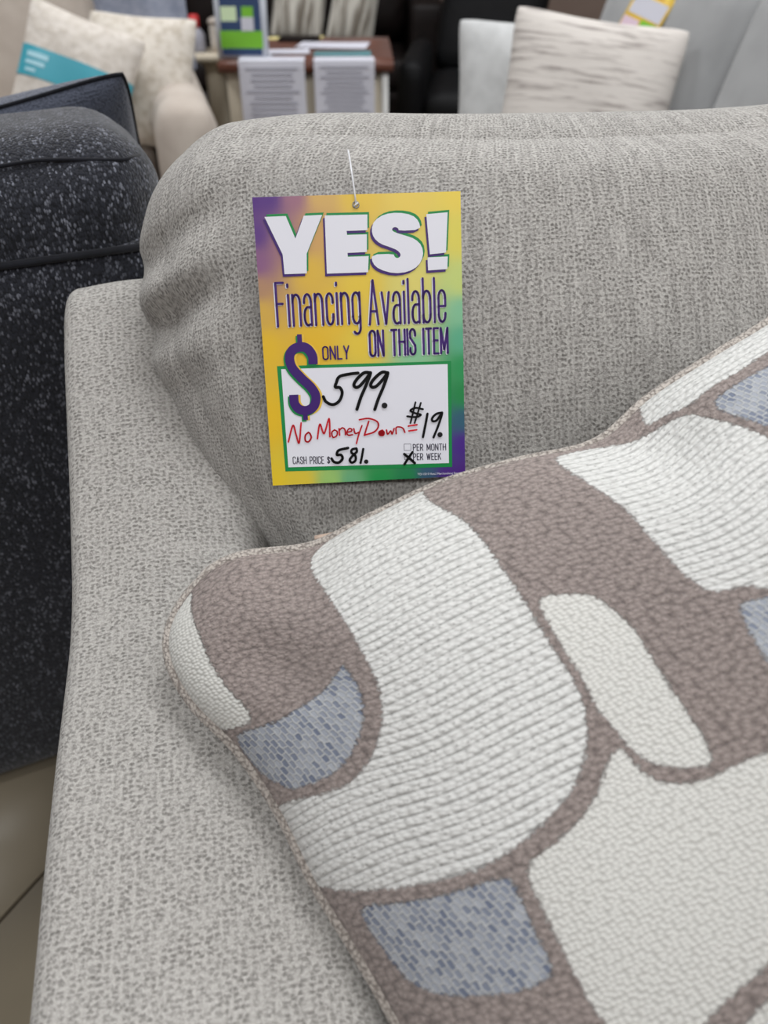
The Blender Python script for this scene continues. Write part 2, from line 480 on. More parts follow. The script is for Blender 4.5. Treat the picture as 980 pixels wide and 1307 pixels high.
# ------------------------------------------------------------------ setting
floor_root = structure(mesh_obj('floor', [(-5, -3, -0.004), (6, -3, -0.004), (6, 6, -0.004), (-5, 6, -0.004)], [(0, 1, 2, 3)], M['grout'], smooth=False))
tile_v, tile_f = rbox((0.222, 0.222, 0.006), 0.003, n=(2, 2, 1))
tile_me = None
t_yaw = math.radians(-29)
for i in range(-7, 9):
    for j in range(-6, 10):
        x, y = i * 0.45 + 0.225, j * 0.45 + 0.225
        wx = -0.384 + x * math.cos(t_yaw) - y * math.sin(t_yaw)
        wy = 0.794 + x * math.sin(t_yaw) + y * math.cos(t_yaw)
        if not (-2.6 < wx < 2.6 and -0.8 < wy < 4.2):
            continue
        if tile_me is None:
            t = mesh_obj('floor_tile', tile_v, tile_f, M['tile'], floor_root)
            tile_me = t.data
        else:
            t = link(bpy.data.objects.new('floor_tile', tile_me), floor_root)
        t.location = (wx, wy, -0.004)
        t.rotation_euler = (0, 0, t_yaw)


def wall(name, a, b, z1=3.0, th=0.1):
    a, b = Vector(a), Vector(b)
    d = (b - a).normalized()
    n = Vector((-d.y, d.x)) * th
    pts = [a, b, b + n, a + n]
    v = [(p.x, p.y, z) for z in (0.0, z1) for p in pts]
    return structure(mesh_obj(name, v, [(3, 2, 1, 0), (4, 5, 6, 7), (0, 1, 5, 4), (1, 2, 6, 5), (2, 3, 7, 6), (3, 0, 4, 7)], M['wall'], smooth=False))


wall('wall_back', (-4.6, 5.4), (5.4, 5.4))
wall('wall_left', (-4.6, -2.5), (-4.6, 5.4))
wall('wall_right', (5.4, 5.4), (5.4, -2.5))
wall('wall_front', (5.4, -2.5), (-4.6, -2.5))
M['ceiling'] = plain('white_ceiling_tile', (224, 223, 219), 0.9, 0.1)
structure(mesh_obj('ceiling', [(x, y, z) for z in (3.0, 3.1) for x, y in ((-4.7, -2.6), (5.5, -2.6), (5.5, 5.5), (-4.7, 5.5))],
                   [(3, 2, 1, 0), (4, 5, 6, 7), (0, 1, 5, 4), (1, 2, 6, 5), (2, 3, 7, 6), (3, 0, 4, 7)], M['ceiling'], smooth=False))

def smooth01(t):
    t = np.clip(t, 0, 1)
    return t * t * (3 - 2 * t)


# ------------------------------------------------------------------ near grey sofa
SOFA_YAW = math.radians(10)
sofa = tag(empty('sofa', (-0.202, 0.0135, 0), SOFA_YAW),
           'light grey chenille sofa with a sloping arm and a price sign on its back cushion', 'sofa')
ARM_PROFILE = [(-0.12, 0.50), (-0.09, 0.535), (-0.04, 0.548), (0.05, 0.552), (0.183, 0.561), (0.28, 0.583), (0.36, 0.597), (0.43, 0.606),
               (0.478, 0.613), (0.522, 0.630), (0.554, 0.651), (0.606, 0.686), (0.671, 0.735), (0.731, 0.780), (0.762, 0.798),
               (0.785, 0.806), (0.80, 0.805), (0.815, 0.797), (0.825, 0.782), (0.832, 0.76)]


def arm_mesh(name, width, parent, x0, mirror=False):
    py = np.array([p[0] for p in ARM_PROFILE])
    pz = np.array([p[1] for p in ARM_PROFILE])
    ys = np.concatenate([np.linspace(-0.12, -0.03, 8), np.linspace(-0.02, 0.74, 70), np.linspace(0.75, 0.832, 18)])
    z = np.interp(ys, py, pz)
    ker = np.array([1, 2, 3, 2, 1]) / 9.0
    zs = np.convolve(np.pad(z, 2, mode='edge'), ker, 'valid')
    verts, faces = [], []
    ro, ri = 0.024, 0.055
    sec = [(0.0, -1.0), (0.0, -0.60), (0.0, -0.30), (0.0, -0.12)]
    prof = []
    for k in range(9):
        a = math.pi - k * (math.pi / 2) / 8
        prof.append((ro + ro * math.cos(a), -ro + ro * math.sin(a)))
    for k in range(1, 16):
        t = k / 16
        prof.append((ro + (width - ro - ri) * t, 0.006 * math.sin(math.pi * t)))
    for k in range(9):
        a = math.pi / 2 - k * (math.pi / 2) / 8
        prof.append((width - ri + ri * math.cos(a), -ri + ri * math.sin(a)))
    low = [0.05, 0.2, 0.35, 0.46]
    m = len(low) * 2 + len(prof)
    for y, zt in zip(ys, zs):
        pinch = 1.0 - 0.25 * float(smooth01(np.array((y - 0.24) / 0.26)))
        ring = [(0.0, zz) for zz in low] + [(px, zt + dz) for px, dz in prof] + [(width, zz) for zz in low[::-1]]
        for px, pz_ in ring:
            px = px * pinch
            px = width - px if mirror else px
            verts.append((x0 + px, y, pz_))
    for i in range(len(ys) - 1):
        for k in range(m - 1):
            a = i * m + k
            q = (a, a + 1, a + m + 1, a + m)
            faces.append(q[::-1] if mirror else q)
        q = (i * m + m - 1, i * m, (i + 1) * m, (i + 1) * m + m - 1)
        faces.append(q[::-1] if mirror else q)
    f0 = tuple(range(m))
    f1 = tuple((len(ys) - 1) * m + k for k in range(m))
    faces.append(f0[::-1] if not mirror else f0)
    faces.append(f1 if not mirror else f1[::-1])
    along = np.concatenate([[0], np.cumsum(np.hypot(np.diff(ys), np.diff(zs)))])
    uv = []
    for i in range(len(ys)):
        ring = np.array(verts[i * m:(i + 1) * m])
        step = np.concatenate([[0], np.cumsum(np.linalg.norm(np.diff(ring[:, ::2], axis=0), axis=1))])
        step -= step[len(low) + 4]
        uv += [(u_, along[i]) for u_ in step]
    return mesh_obj(name, verts, faces, M['grey_arm'], parent, uv=uv)


arm_mesh('arm', 0.25, sofa, 0.0)
arm_mesh('arm', 0.25, sofa, 1.72, mirror=True)
box_part('seat_base', (0.735, 0.40, 0.13), 0.02, (0.985, 0.34, 0.19), M['grey_arm'], sofa, n=(8, 6, 4))
box_part('back_frame', (0.76, 0.045, 0.35), 0.03, (0.985, 0.79, 0.43), M['grey_arm'], sofa, n=(10, 4, 8))
for lx in (0.08, 1.88):
    for ly in (-0.04, 0.76):
        lathe('leg', [(0.0, 0.0), (0.02, 0.0), (0.026, 0.05), (0.0, 0.05)], M['leg'], sofa, 12, (lx, ly, 0.0))
for cx in (0.6175, 1.3525):
    box_part('seat_cushion', (0.365, 0.335, 0.075), 0.05, (cx, 0.24, 0.385), M['grey'], sofa, puff=(0, 0, 0.015), n=(16, 16, 8))

BC_H = np.array([0.405, 0.083, 0.288])      # half width, half thickness, half height of the back cushion


def cushion_warp(side):
    """lower outer corner squeezed in by the arm, gathers at the outer edge, soft uneven top"""
    def w(P):
        P = P.copy()
        x, y, z = P[:, 0] * side, P[:, 1], P[:, 2]
        bz = z / BC_H[2]
        left = smooth01((-x / BC_H[0] - 0.15) / 0.85)
        P[:, 0] += side * left * np.interp(bz, [-1, -0.45, -0.1, 0.3, 0.65, 1.0], [0.13, 0.10, 0.045, 0.0, 0.0, 0.035])
        # uneven top line
        topw = smooth01((bz - 0.3) / 0.7)
        P[:, 2] += topw * (0.0025 * np.sin(x * 19 + 0.7) - 0.014 * np.exp(-((x - 0.06) / 0.16) ** 2))
        # gathers radiating from the outer edge
        edge = smooth01((-x / BC_H[0] - 0.74) / 0.24)
        front = smooth01((-y / BC_H[1] + 0.5) / 1.0)
        g = 0.0
        for zc, amp, wd in ((0.185, -0.012, 0.017), (0.120, -0.019, 0.018), (0.153, 0.006, 0.012), (0.06, -0.006, 0.016)):
            g = g + amp * np.exp(-((z - zc - 0.45 * (x + 0.38)) / wd) ** 2)
        P[:, 1] -= edge * front * g * 1.0
        P[:, 0] -= side * edge * g * 0.35 * smooth01((-x / BC_H[0] - 0.85) / 0.15)
        P[:, 1] -= 0.014 * left * smooth01((0.15 - bz) / 0.6) * front
        P[:, 1] -= 0.004 * np.sin(x * 9 + z * 7) * (1 - np.abs(bz) ** 2).clip(0)
        return P
    return w


for cx, side in ((0.505, 1), (1.33, -1)):
    box_part('back_cushion', BC_H, 0.066, (cx, 0.664, 0.690), M['grey'], sofa, puff=(0.012, 0.040, 0.015), n=(96, 28, 84),
             rot=(-math.radians(25), 0, 0), warp=cushion_warp(side))

# ------------------------------------------------------------------ patterned throw pillow
P_TL = np.array([-.190, .490, .680])
def _n(v):
    return v / np.linalg.norm(v)
P_E1 = _n(np.array([.49, .14, .195]))
P_E2 = _n(np.array([.205, -.265, -.105]))
P_N = _n(np.cross(P_E2, P_E1))
P_HX, P_HY, P_T = .295, .28, .085
P_C = P_TL + P_E1 * P_HX + P_E2 * P_HY
P_S = np.linspace(-1, 1, 11)
P_OY = [0.0, 0.03, 0.110, 0.103, 0.101, 0.141, 0.200, 0.155, 0.134, 0.11, 0.052]
P_OX = [0.0, -0.119, -0.146, -0.114, -0.112, -0.132, -0.13, -0.132, -0.141, -0.166, -0.233]


def smooth_interp(t, xs, ys):
    """piecewise cubic (Catmull-Rom) interpolation"""
    xs, ys = np.asarray(xs, float), np.asarray(ys, float)
    d = np.gradient(ys, xs)
    i = np.clip(np.searchsorted(xs, t) - 1, 0, len(xs) - 2)
    h = xs[i + 1] - xs[i]
    s = np.clip((t - xs[i]) / h, 0, 1)
    return ((2 * s**3 - 3 * s**2 + 1) * ys[i] + (s**3 - 2 * s**2 + s) * h * d[i]
            + (-2 * s**3 + 3 * s**2) * ys[i + 1] + (s**3 - s**2) * h * d[i + 1])


def pillow_surf(a, b, side=1.0):
    x = a * (1 - .055 * (1 - b ** 2))
    y = b * (1 - .055 * (1 - a ** 2))
    k = (np.abs(a) * np.abs(b)) ** 6 * .09
    x, y = x * (1 - k), y * (1 - k)
    y = y + smooth_interp(a, P_S, P_OY) * np.clip((1 - b) / 2, 0, 1) ** 1.5
    x = x + smooth_interp(b, P_S, P_OX) * np.clip((1 - a) / 2, 0, 1) ** 1.5
    f = ((1 - np.abs(a) ** 2.6) * (1 - np.abs(b) ** 2.6)).clip(0)
    n = P_T * f ** .55 * side
    # soft dents: fold on the upper edge, dimple beside the corner lobe
    if side > 0:
        n = n - 0.016 * np.exp(-(((a - 0.30) / 0.12) ** 2 + ((b + 0.80) / 0.16) ** 2)) * f ** .3
        n = n - 0.010 * np.exp(-(((a + 0.62) / 0.10) ** 2 + ((b + 0.86) / 0.14) ** 2)) * f ** .3
        n = n - 0.014 * np.exp(-(((a + 0.76) / 0.10) ** 2 + ((b + 0.58) / 0.14) ** 2)) * f ** .3
        n = n + 0.004 * np.sin(a * 7 + b * 3) * f
    return P_HX * x[..., None] * P_E1 + P_HY * y[..., None] * P_E2 + n[..., None] * P_N


def poly_sd(pts, poly):
    """signed distance (inside positive)"""
    q = np.asarray(poly, float)
    d2 = np.full(len(pts), 1e9)
    inside = np.zeros(len(pts), bool)
    for i in range(len(q)):
        p0, p1 = q[i], q[(i + 1) % len(q)]
        e = p1 - p0
        w = pts - p0
        t = np.clip((w @ e) / (e @ e + 1e-12), 0, 1)
        r = w - t[:, None] * e
        d2 = np.minimum(d2, (r ** 2).sum(1))
        c = (p0[1] > pts[:, 1]) != (p1[1] > pts[:, 1])
        with np.errstate(divide='ignore', invalid='ignore'):
            xx = (p1[0] - p0[0]) * (pts[:, 1] - p0[1]) / (p1[1] - p0[1]) + p0[0]
        inside ^= c & (pts[:, 0] < xx)
    d = np.sqrt(d2)
    return np.where(inside, d, -d)


def round_poly(poly, it=2):
    q = np.asarray(poly, float)
    for _ in range(it):
        nx = np.roll(q, -1, axis=0)
        q = np.stack([0.75 * q + 0.25 * nx, 0.25 * q + 0.75 * nx], 1).reshape(-1, 2)
    return q


def pattern_material():
    m, nt, b = new_mat('patterned_chenille_cover')
    uvn = nd(nt, 'ShaderNodeUVMap', uv_map='UVMap')
    uv = uvn.outputs[0]
    sep = nd(nt, 'ShaderNodeSeparateXYZ')
    nt.links.new(uv, sep.inputs[0])
    U, V = sep.outputs[0], sep.outputs[1]
    nedge = noise(nt, uv, 330.0, 3.0, 0.65)
    jitter = math_n(nt, 'MULTIPLY', math_n(nt, 'SUBTRACT', nedge, 0.5), 0.0095)

    def mask(attr):
        an = nd(nt, 'ShaderNodeAttribute', attribute_name=attr)
        s = math_n(nt, 'ADD', an.outputs['Fac'], jitter)
        return ramp(nt, s, -0.0007, 0.0007)
    m_r, m_f, m_b = mask('sd_rib'), mask('sd_flat'), mask('sd_blue')
    fine = noise(nt, uv, 1400.0, 2.0)
    wob = math_n(nt, 'MULTIPLY', math_n(nt, 'SUBTRACT', noise(nt, uv, 45.0, 2.0), 0.5), 0.0022)
    Vw = math_n(nt, 'ADD', V, wob)
    # taupe chenille: chunky tufts
    vt = voronoi(nt, uv, (0.0056, 0.0042, 1), 0.8, '2D')
    tt = ramp(nt, vt.outputs['Distance'], 0.8, 0.1)
    pile = ramp(nt, noise(nt, uv, 520.0, 3.0, 0.7), 0.28, 0.72)
    tfac = math_n(nt, 'ADD', math_n(nt, 'MULTIPLY', tt, 0.46), math_n(nt, 'MULTIPLY_ADD', pile, 0.50, 0.07))
    taupe = mix_col(nt, tfac, lin((74, 66, 64)), lin((186, 172, 166)))
    # ribbed cream
    rib = math_n(nt, 'ABSOLUTE', math_n(nt, 'SINE', math_n(nt, 'MULTIPLY', Vw, math.pi / 0.0074)))
    rib = math_n(nt, 'POWER', rib, 0.4)
    vk = voronoi(nt, uv, (0.0050, 0.0037, 1), 0.85, '2D')
    knot = ramp(nt, vk.outputs['Distance'], 0.75, 0.15)
    rfac = math_n(nt, 'MULTIPLY_ADD', knot, 0.34, 0.27)
    rfac = math_n(nt, 'ADD', rfac, math_n(nt, 'MULTIPLY', nedge, 0.50))
    cream_r = mix_col(nt, rfac, lin((156, 155, 152)), lin((212, 212, 209)))
    pit = ramp(nt, voronoi(nt, uv, (0.0105, 0.0074, 1), 0.9, '2D').outputs['Distance'], 0.10, 0.04)
    cream_r = mix_col(nt, math_n(nt, 'MULTIPLY', pit, 0.75), cream_r, lin((112, 110, 108)))
    # plain cream
    vf = voronoi(nt, uv, (0.0036, 0.003, 1), 0.6, '2D')
    ff = ramp(nt, vf.outputs['Distance'], 0.8, 0.1)
    cream_f = mix_col(nt, math_n(nt, 'ADD', math_n(nt, 'MULTIPLY', ff, 0.7), math_n(nt, 'MULTIPLY', fine, 0.3)), lin((168, 167, 162)), lin((213, 212, 207)))
    # blue basket weave
    br = nd(nt, 'ShaderNodeTexBrick')
    mpb = nd(nt, 'ShaderNodeMapping')
    mpb.inputs['Rotation'].default_value = (0, 0, math.radians(82))
    nt.links.new(uv, mpb.inputs['Vector'])
    wb = nd(nt, 'ShaderNodeVectorMath', operation='ADD')
    nt.links.new(mpb.outputs[0], wb.inputs[0])
    wbn = nd(nt, 'ShaderNodeTexNoise')
    wbn.inputs['Scale'].default_value = 180.0
    nt.links.new(uv, wbn.inputs['Vector'])
    wbs = nd(nt, 'ShaderNodeVectorMath', operation='SCALE')
    wbs.inputs['Scale'].default_value = 0.0026
    nt.links.new(wbn.outputs['Color'], wbs.inputs[0])
    nt.links.new(wbs.outputs[0], wb.inputs[1])
    nt.links.new(wb.outputs[0], br.inputs['Vector'])
    br.inputs['Scale'].default_value = 1.0
    br.inputs['Brick Width'].default_value = 0.0066
    br.inputs['Row Height'].default_value = 0.0043
    br.inputs['Mortar Size'].default_value = 0.0007
    br.inputs['Mortar Smooth'].default_value = 0.6
    br.inputs['Color1'].default_value = lin((84, 93, 114)) + (1,)
    br.inputs['Color2'].default_value = lin((160, 163, 168)) + (1,)
    br.inputs['Mortar'].default_value = lin((192, 193, 192)) + (1,)
    blue_n = mix_col(nt, math_n(nt, 'MULTIPLY', fine, 0.5), br.outputs['Color'], lin((140, 146, 158)))
    c = mix_col(nt, m_b, taupe, blue_n)
    c = mix_col(nt, m_f, c, cream_f)
    c = mix_col(nt, m_r, c, cream_r)
    nt.links.new(c, b.inputs['Base Color'])

    def mixf(f, x, y):
        n = nd(nt, 'ShaderNodeMix', data_type='FLOAT')
        nt.links.new(f, n.inputs[0])
        for s, v in ((2, x), (3, y)):
            if isinstance(v, (int, float)):
                n.inputs[s].default_value = v
            else:
                nt.links.new(v, n.inputs[s])
        return n.outputs[0]
    h = math_n(nt, 'ADD', math_n(nt, 'MULTIPLY', tt, 0.6), math_n(nt, 'MULTIPLY_ADD', pile, 0.7, 0.9))
    h = mixf(m_b, h, math_n(nt, 'MULTIPLY_ADD', br.outputs['Fac'], 0.5, 0.2))
    h = mixf(m_f, h, math_n(nt, 'MULTIPLY_ADD', ff, 0.35, 0.3))
    h = mixf(m_r, h, math_n(nt, 'ADD', math_n(nt, 'MULTIPLY', rib, 0.7), math_n(nt, 'MULTIPLY', knot, 0.35)))
    nt.links.new(bump(nt, h, 0.0021), b.inputs['Normal'])
    b.inputs['Roughness'].default_value = 0.9
    b.inputs['Specular IOR Level'].default_value = 0.1
    b.inputs['Sheen Weight'].default_value = 0.12
    return m


throw = tag(empty('throw_pillow', P_C), 'large taupe, cream and blue patterned chenille throw pillow resting on the grey sofa seat', 'pillow')
NP = 470
s = np.linspace(-1, 1, NP)
s = 0.45 * s + 0.55 * np.sin(s * math.pi / 2)
A_, B_ = np.meshgrid(s, s, indexing='ij')
front = pillow_surf(A_, B_, 1.0).reshape(-1, 3)
ff_ = grid_faces(NP, NP, flip=True)
me_uv = np.stack([A_.ravel() * P_HX, -B_.ravel() * P_HY], 1)
M['pattern'] = pattern_material()
cover = mesh_obj('front_cover', front, ff_, M['pattern'], throw, uv=me_uv)
pts_m = np.stack([A_.ravel() * P_HX, B_.ravel() * P_HY], 1)
for key, polys in PATTERN.items():
    sd = np.full(len(pts_m), -1.0)
    for q in polys:
        qq = round_poly(np.asarray(q) * np.array([P_HX, P_HY]))
        sd = np.maximum(sd, poly_sd(pts_m, qq))
    at_ = cover.data.attributes.new('sd_' + key, 'FLOAT', 'POINT')
    at_.data.foreach_set('value', sd.astype(np.float32))
sb = np.linspace(-1, 1, 60)
sb = 0.4 * sb + 0.6 * np.sin(sb * math.pi / 2)
A2, B2 = np.meshgrid(sb, sb, indexing='ij')
M['pillow_back'] = fabric('taupe_pillow_back', (176, 168, 160), (110, 102, 96), (0.005, 0.004, 0.004), 0.7, 0.0009)
mesh_obj('back_cover', pillow_surf(A2, B2, -0.75).reshape(-1, 3), grid_faces(60, 60), M['pillow_back'], throw)
ring_a = np.concatenate([np.linspace(-1, 1, 90)[:-1], np.ones(89), np.linspace(1, -1, 90)[:-1], -np.ones(89)])
ring_b = np.concatenate([-np.ones(89), np.linspace(-1, 1, 90)[:-1], np.ones(89), np.linspace(1, -1, 90)[:-1]])
M['piping'] = fabric('taupe_piping_cord', (190, 182, 174), (112, 104, 98), (0.003, 0.003, 0.003), 0.8, 0.0012)
tube('piping', pillow_surf(ring_a, ring_b, 0.0), 0.0062, M['piping'], throw, 10, closed=True)
# narrow tan strip that sticks out between pillow and back cushion
ts0, ts1 = at(401, 686.5, 0.497), at(446, 678, 0.50)
ts_c = (ts0 + ts1) / 2 - Vector(P_C)
strip = box_part('fabric_tag', ((ts1 - ts0).length / 2, 0.0022, 0.0009), 0.0006, ts_c, M['tan'], throw, n=(4, 2, 2))
strip.rotation_euler = (ts1 - ts0).to_track_quat('X', 'Z').to_euler()

# ------------------------------------------------------------------ price sign
S_X = Vector((0.99688747, 0.07861019, 0.00598481))
S_Y = Vector((-0.03926655, 0.42925815, 0.90232787))
S_Nn = S_X.cross(S_Y).normalized()
S_C = Vector((-0.01807424, 0.64131601, 0.81958935))
SW, SH = 178.0, 248.6
sign = empty('price_sign', S_C)
sign.rotation_mode = 'QUATERNION'
sign.rotation_quaternion = Matrix((S_X, S_Y, S_Nn)).transposed().to_quaternion()
tag(sign, 'yellow, green and purple cardboard price sign hanging on the grey back cushion', 'price sign')


def sgn(x, y, layer=0.0):
    return ((x - SW / 2) / 1000, (SH / 2 - y) / 1000, 0.0005 + layer * 0.00012)


CTRL = [(0, 0, 75, 28, 118), (.08, 0, 78, 35, 120), (.2, 0, 148, 100, 120), (.32, 0, 205, 165, 90), (.5, 0, 224, 188, 60), (.75, 0, 226, 196, 80), (1, 0, 228, 200, 70),
        (0, .12, 85, 45, 122), (0, .22, 130, 85, 125), (0, .3, 170, 130, 100), (0, .38, 205, 165, 70), (0, .5, 222, 180, 40), (0, .75, 224, 182, 35), (0, 1, 224, 192, 40),
        (.15, .15, 150, 105, 118), (.25, .25, 215, 175, 60), (.3, .12, 200, 155, 90), (.5, .3, 222, 190, 60), (.75, .3, 215, 202, 105), (1, .15, 215, 202, 80), (1, .3, 190, 204, 115),
        (1, .4, 125, 185, 145), (1, .5, 85, 165, 130), (1, .6, 38, 142, 80), (1, .7, 28, 130, 68), (1, .79, 45, 90, 110), (1, .88, 70, 32, 130), (1, 1, 75, 32, 125),
        (.75, .42, 200, 204, 130), (.75, .53, 130, 188, 145), (.5, .5, 222, 192, 60), (.25, .5, 222, 178, 40), (.35, .4, 224, 182, 45),
        (.15, 1, 215, 190, 55), (.3, 1, 150, 190, 105), (.4, 1, 100, 165, 118), (.55, 1, 32, 140, 72), (.7, 1, 28, 125, 72), (.8, 1, 50, 85, 110), (.9, 1, 75, 35, 125),
        (.5, .9, 40, 140, 75), (.5, .7, 180, 190, 90), (.2, .75, 222, 184, 40)]
NX, NY = 45, 63
gx, gy = np.meshgrid(np.linspace(0, 1, NX), np.linspace(0, 1, NY), indexing='ij')
num = np.zeros((NX * NY, 3))
den = np.zeros((NX * NY, 1))
for cx, cy, r_, g_, b_ in CTRL:
    d2 = (gx.ravel() - cx) ** 2 + ((gy.ravel() - cy) * 1.3) ** 2
    w = (1.0 / (d2 + 0.0006) ** 1.7)[:, None]
    num += w * np.array(lin((r_, g_, b_)))
    den += w
card_rgb = num / den
cv = [((x - 0.5) * SW / 1000, (0.5 - y) * SH / 1000, 0.0005) for x, y in zip(gx.ravel(), gy.ravel())]
cf = grid_faces(NX, NY, flip=True)
nfront = len(cf)
base = len(cv)
cv += [((x - 0.5) * SW / 1000, (0.5 - y) * SH / 1000, z) for z in (0.0005, -0.0005) for x, y in ((0, 0), (1, 0), (1, 1), (0, 1))]
cf += [(base + 4, base + 5, base + 6, base + 7)]
for k in range(4):
    k2 = (k + 1) % 4
    cf.append((base + k, base + k2, base + 4 + k2, base + 4 + k))
mcard, nt_, b_n = new_mat('printed_gradient_card')
an_ = nd(nt_, 'ShaderNodeAttribute', attribute_name='ink')
nt_.links.new(an_.outputs['Color'], b_n.inputs['Base Color'])
b_n.inputs['Roughness'].default_value = 0.38
b_n.inputs['Specular IOR Level'].default_value = 0.4
card = mesh_obj('card', cv, cf, None, sign, smooth=False, mats=[mcard, M['p_white']], fmat=[0] * nfront + [1] * 5)
ink = card.data.attributes.new('ink', 'FLOAT_COLOR', 'POINT')
full = np.ones((len(cv), 4), np.float32)
full[:base, :3] = card_rgb
ink.data.foreach_set('color', full.ravel())


class Print:
    """collects flat print shapes on the card; one mesh with several inks"""
    def __init__(self):
        self.v, self.f, self.fm, self.mats = [], [], [], []

    def mi(self, key):
        m = M[key]
        if m not in self.mats:
            self.mats.append(m)
        return self.mats.index(m)

    def poly(self, pts, key, layer, off=(0, 0)):
        from mathutils.geometry import tessellate_polygon
        p3 = [Vector((p[0], p[1], 0)) for p in pts]
        b0 = len(self.v)
        self.v += [sgn(p[0] + off[0], p[1] + off[1], layer) for p in pts]
        k = self.mi(key)
        for t in tessellate_polygon([p3]):
            a, b, c = (Vector(self.v[b0 + i]) for i in t)
            if (b - a).cross(c - a).z < 0:
                t = t[::-1]
            self.f.append(tuple(b0 + i for i in t))
            self.fm.append(k)

    def stroke(self, pts, w, key, layer, off=(0, 0), caps=True):
        P = [Vector((p[0] + off[0], p[1] + off[1])) for p in pts]
        k = self.mi(key)
        for i in range(len(P) - 1):
            a, b = P[i], P[i + 1]
            if (b - a).length < 1e-6:
                continue
            n = Vector((-(b - a).y, (b - a).x)).normalized() * w / 2
            b0 = len(self.v)
            self.v += [sgn(q.x, q.y, layer) for q in (a + n, b + n, b - n, a - n)]
            self.f.append((b0, b0 + 1, b0 + 2, b0 + 3))
            self.fm.append(k)
        inner = P if caps else P[1:-1]
        for q in inner:
            self.disc(q, w / 2, k, layer)

    def strip(self, pts, w, key, layer, off=(0, 0)):
        """one continuous ribbon without overlapping faces"""
        P = [Vector((p[0] + off[0], p[1] + off[1])) for p in pts]
        k = self.mi(key)
        b0 = len(self.v)
        for i, q in enumerate(P):
            t = P[min(i + 1, len(P) - 1)] - P[max(i - 1, 0)]
            n = Vector((-t.y, t.x)).normalized() * w / 2
            self.v += [sgn(q.x + n.x, q.y + n.y, layer), sgn(q.x - n.x, q.y - n.y, layer)]
        for i in range(len(P) - 1):
            a = b0 + 2 * i
            self.f.append((a, a + 2, a + 3, a + 1))
            self.fm.append(k)

    def disc(self, q, r, k, layer, seg=10):
        b0 = len(self.v)
        self.v += [sgn(q[0] + r * math.cos(2 * math.pi * j / seg), q[1] - r * math.sin(2 * math.pi * j / seg), layer) for j in range(seg)]
        self.f.append(tuple(range(b0, b0 + seg)))
        self.fm.append(k)

    def build(self, name):
        return mesh_obj(name, self.v, self.f, None, sign, smooth=False, mats=self.mats, fmat=self.fm)


def catmull(pts, n=6):
    P = [Vector(p) for p in pts]
    if len(P) < 3:
        return P
    out = []
    for i in range(len(P) - 1):
        p0 = P[i - 1] if i else P[0] * 2 - P[1]
        p1, p2 = P[i], P[i + 1]
        p3 = P[i + 2] if i + 2 < len(P) else P[-1] * 2 - P[-2]
        for k in range(n):
            t = k / n
            out.append(0.5 * (2 * p1 + (p2 - p0) * t + (2 * p0 - 5 * p1 + 4 * p2 - p3) * t * t + (3 * p1 - p0 - 3 * p2 + p3) * t ** 3))
    return out + [P[-1]]


# narrow printed alphabet as strokes, cap height 1, box width given
def arc(cx, cy, rx, ry, a0, a1, n=8):
    return [(cx + rx * math.cos(math.radians(a0 + (a1 - a0) * i / n)), cy + ry * math.sin(math.radians(a0 + (a1 - a0) * i / n))) for i in range(n + 1)]


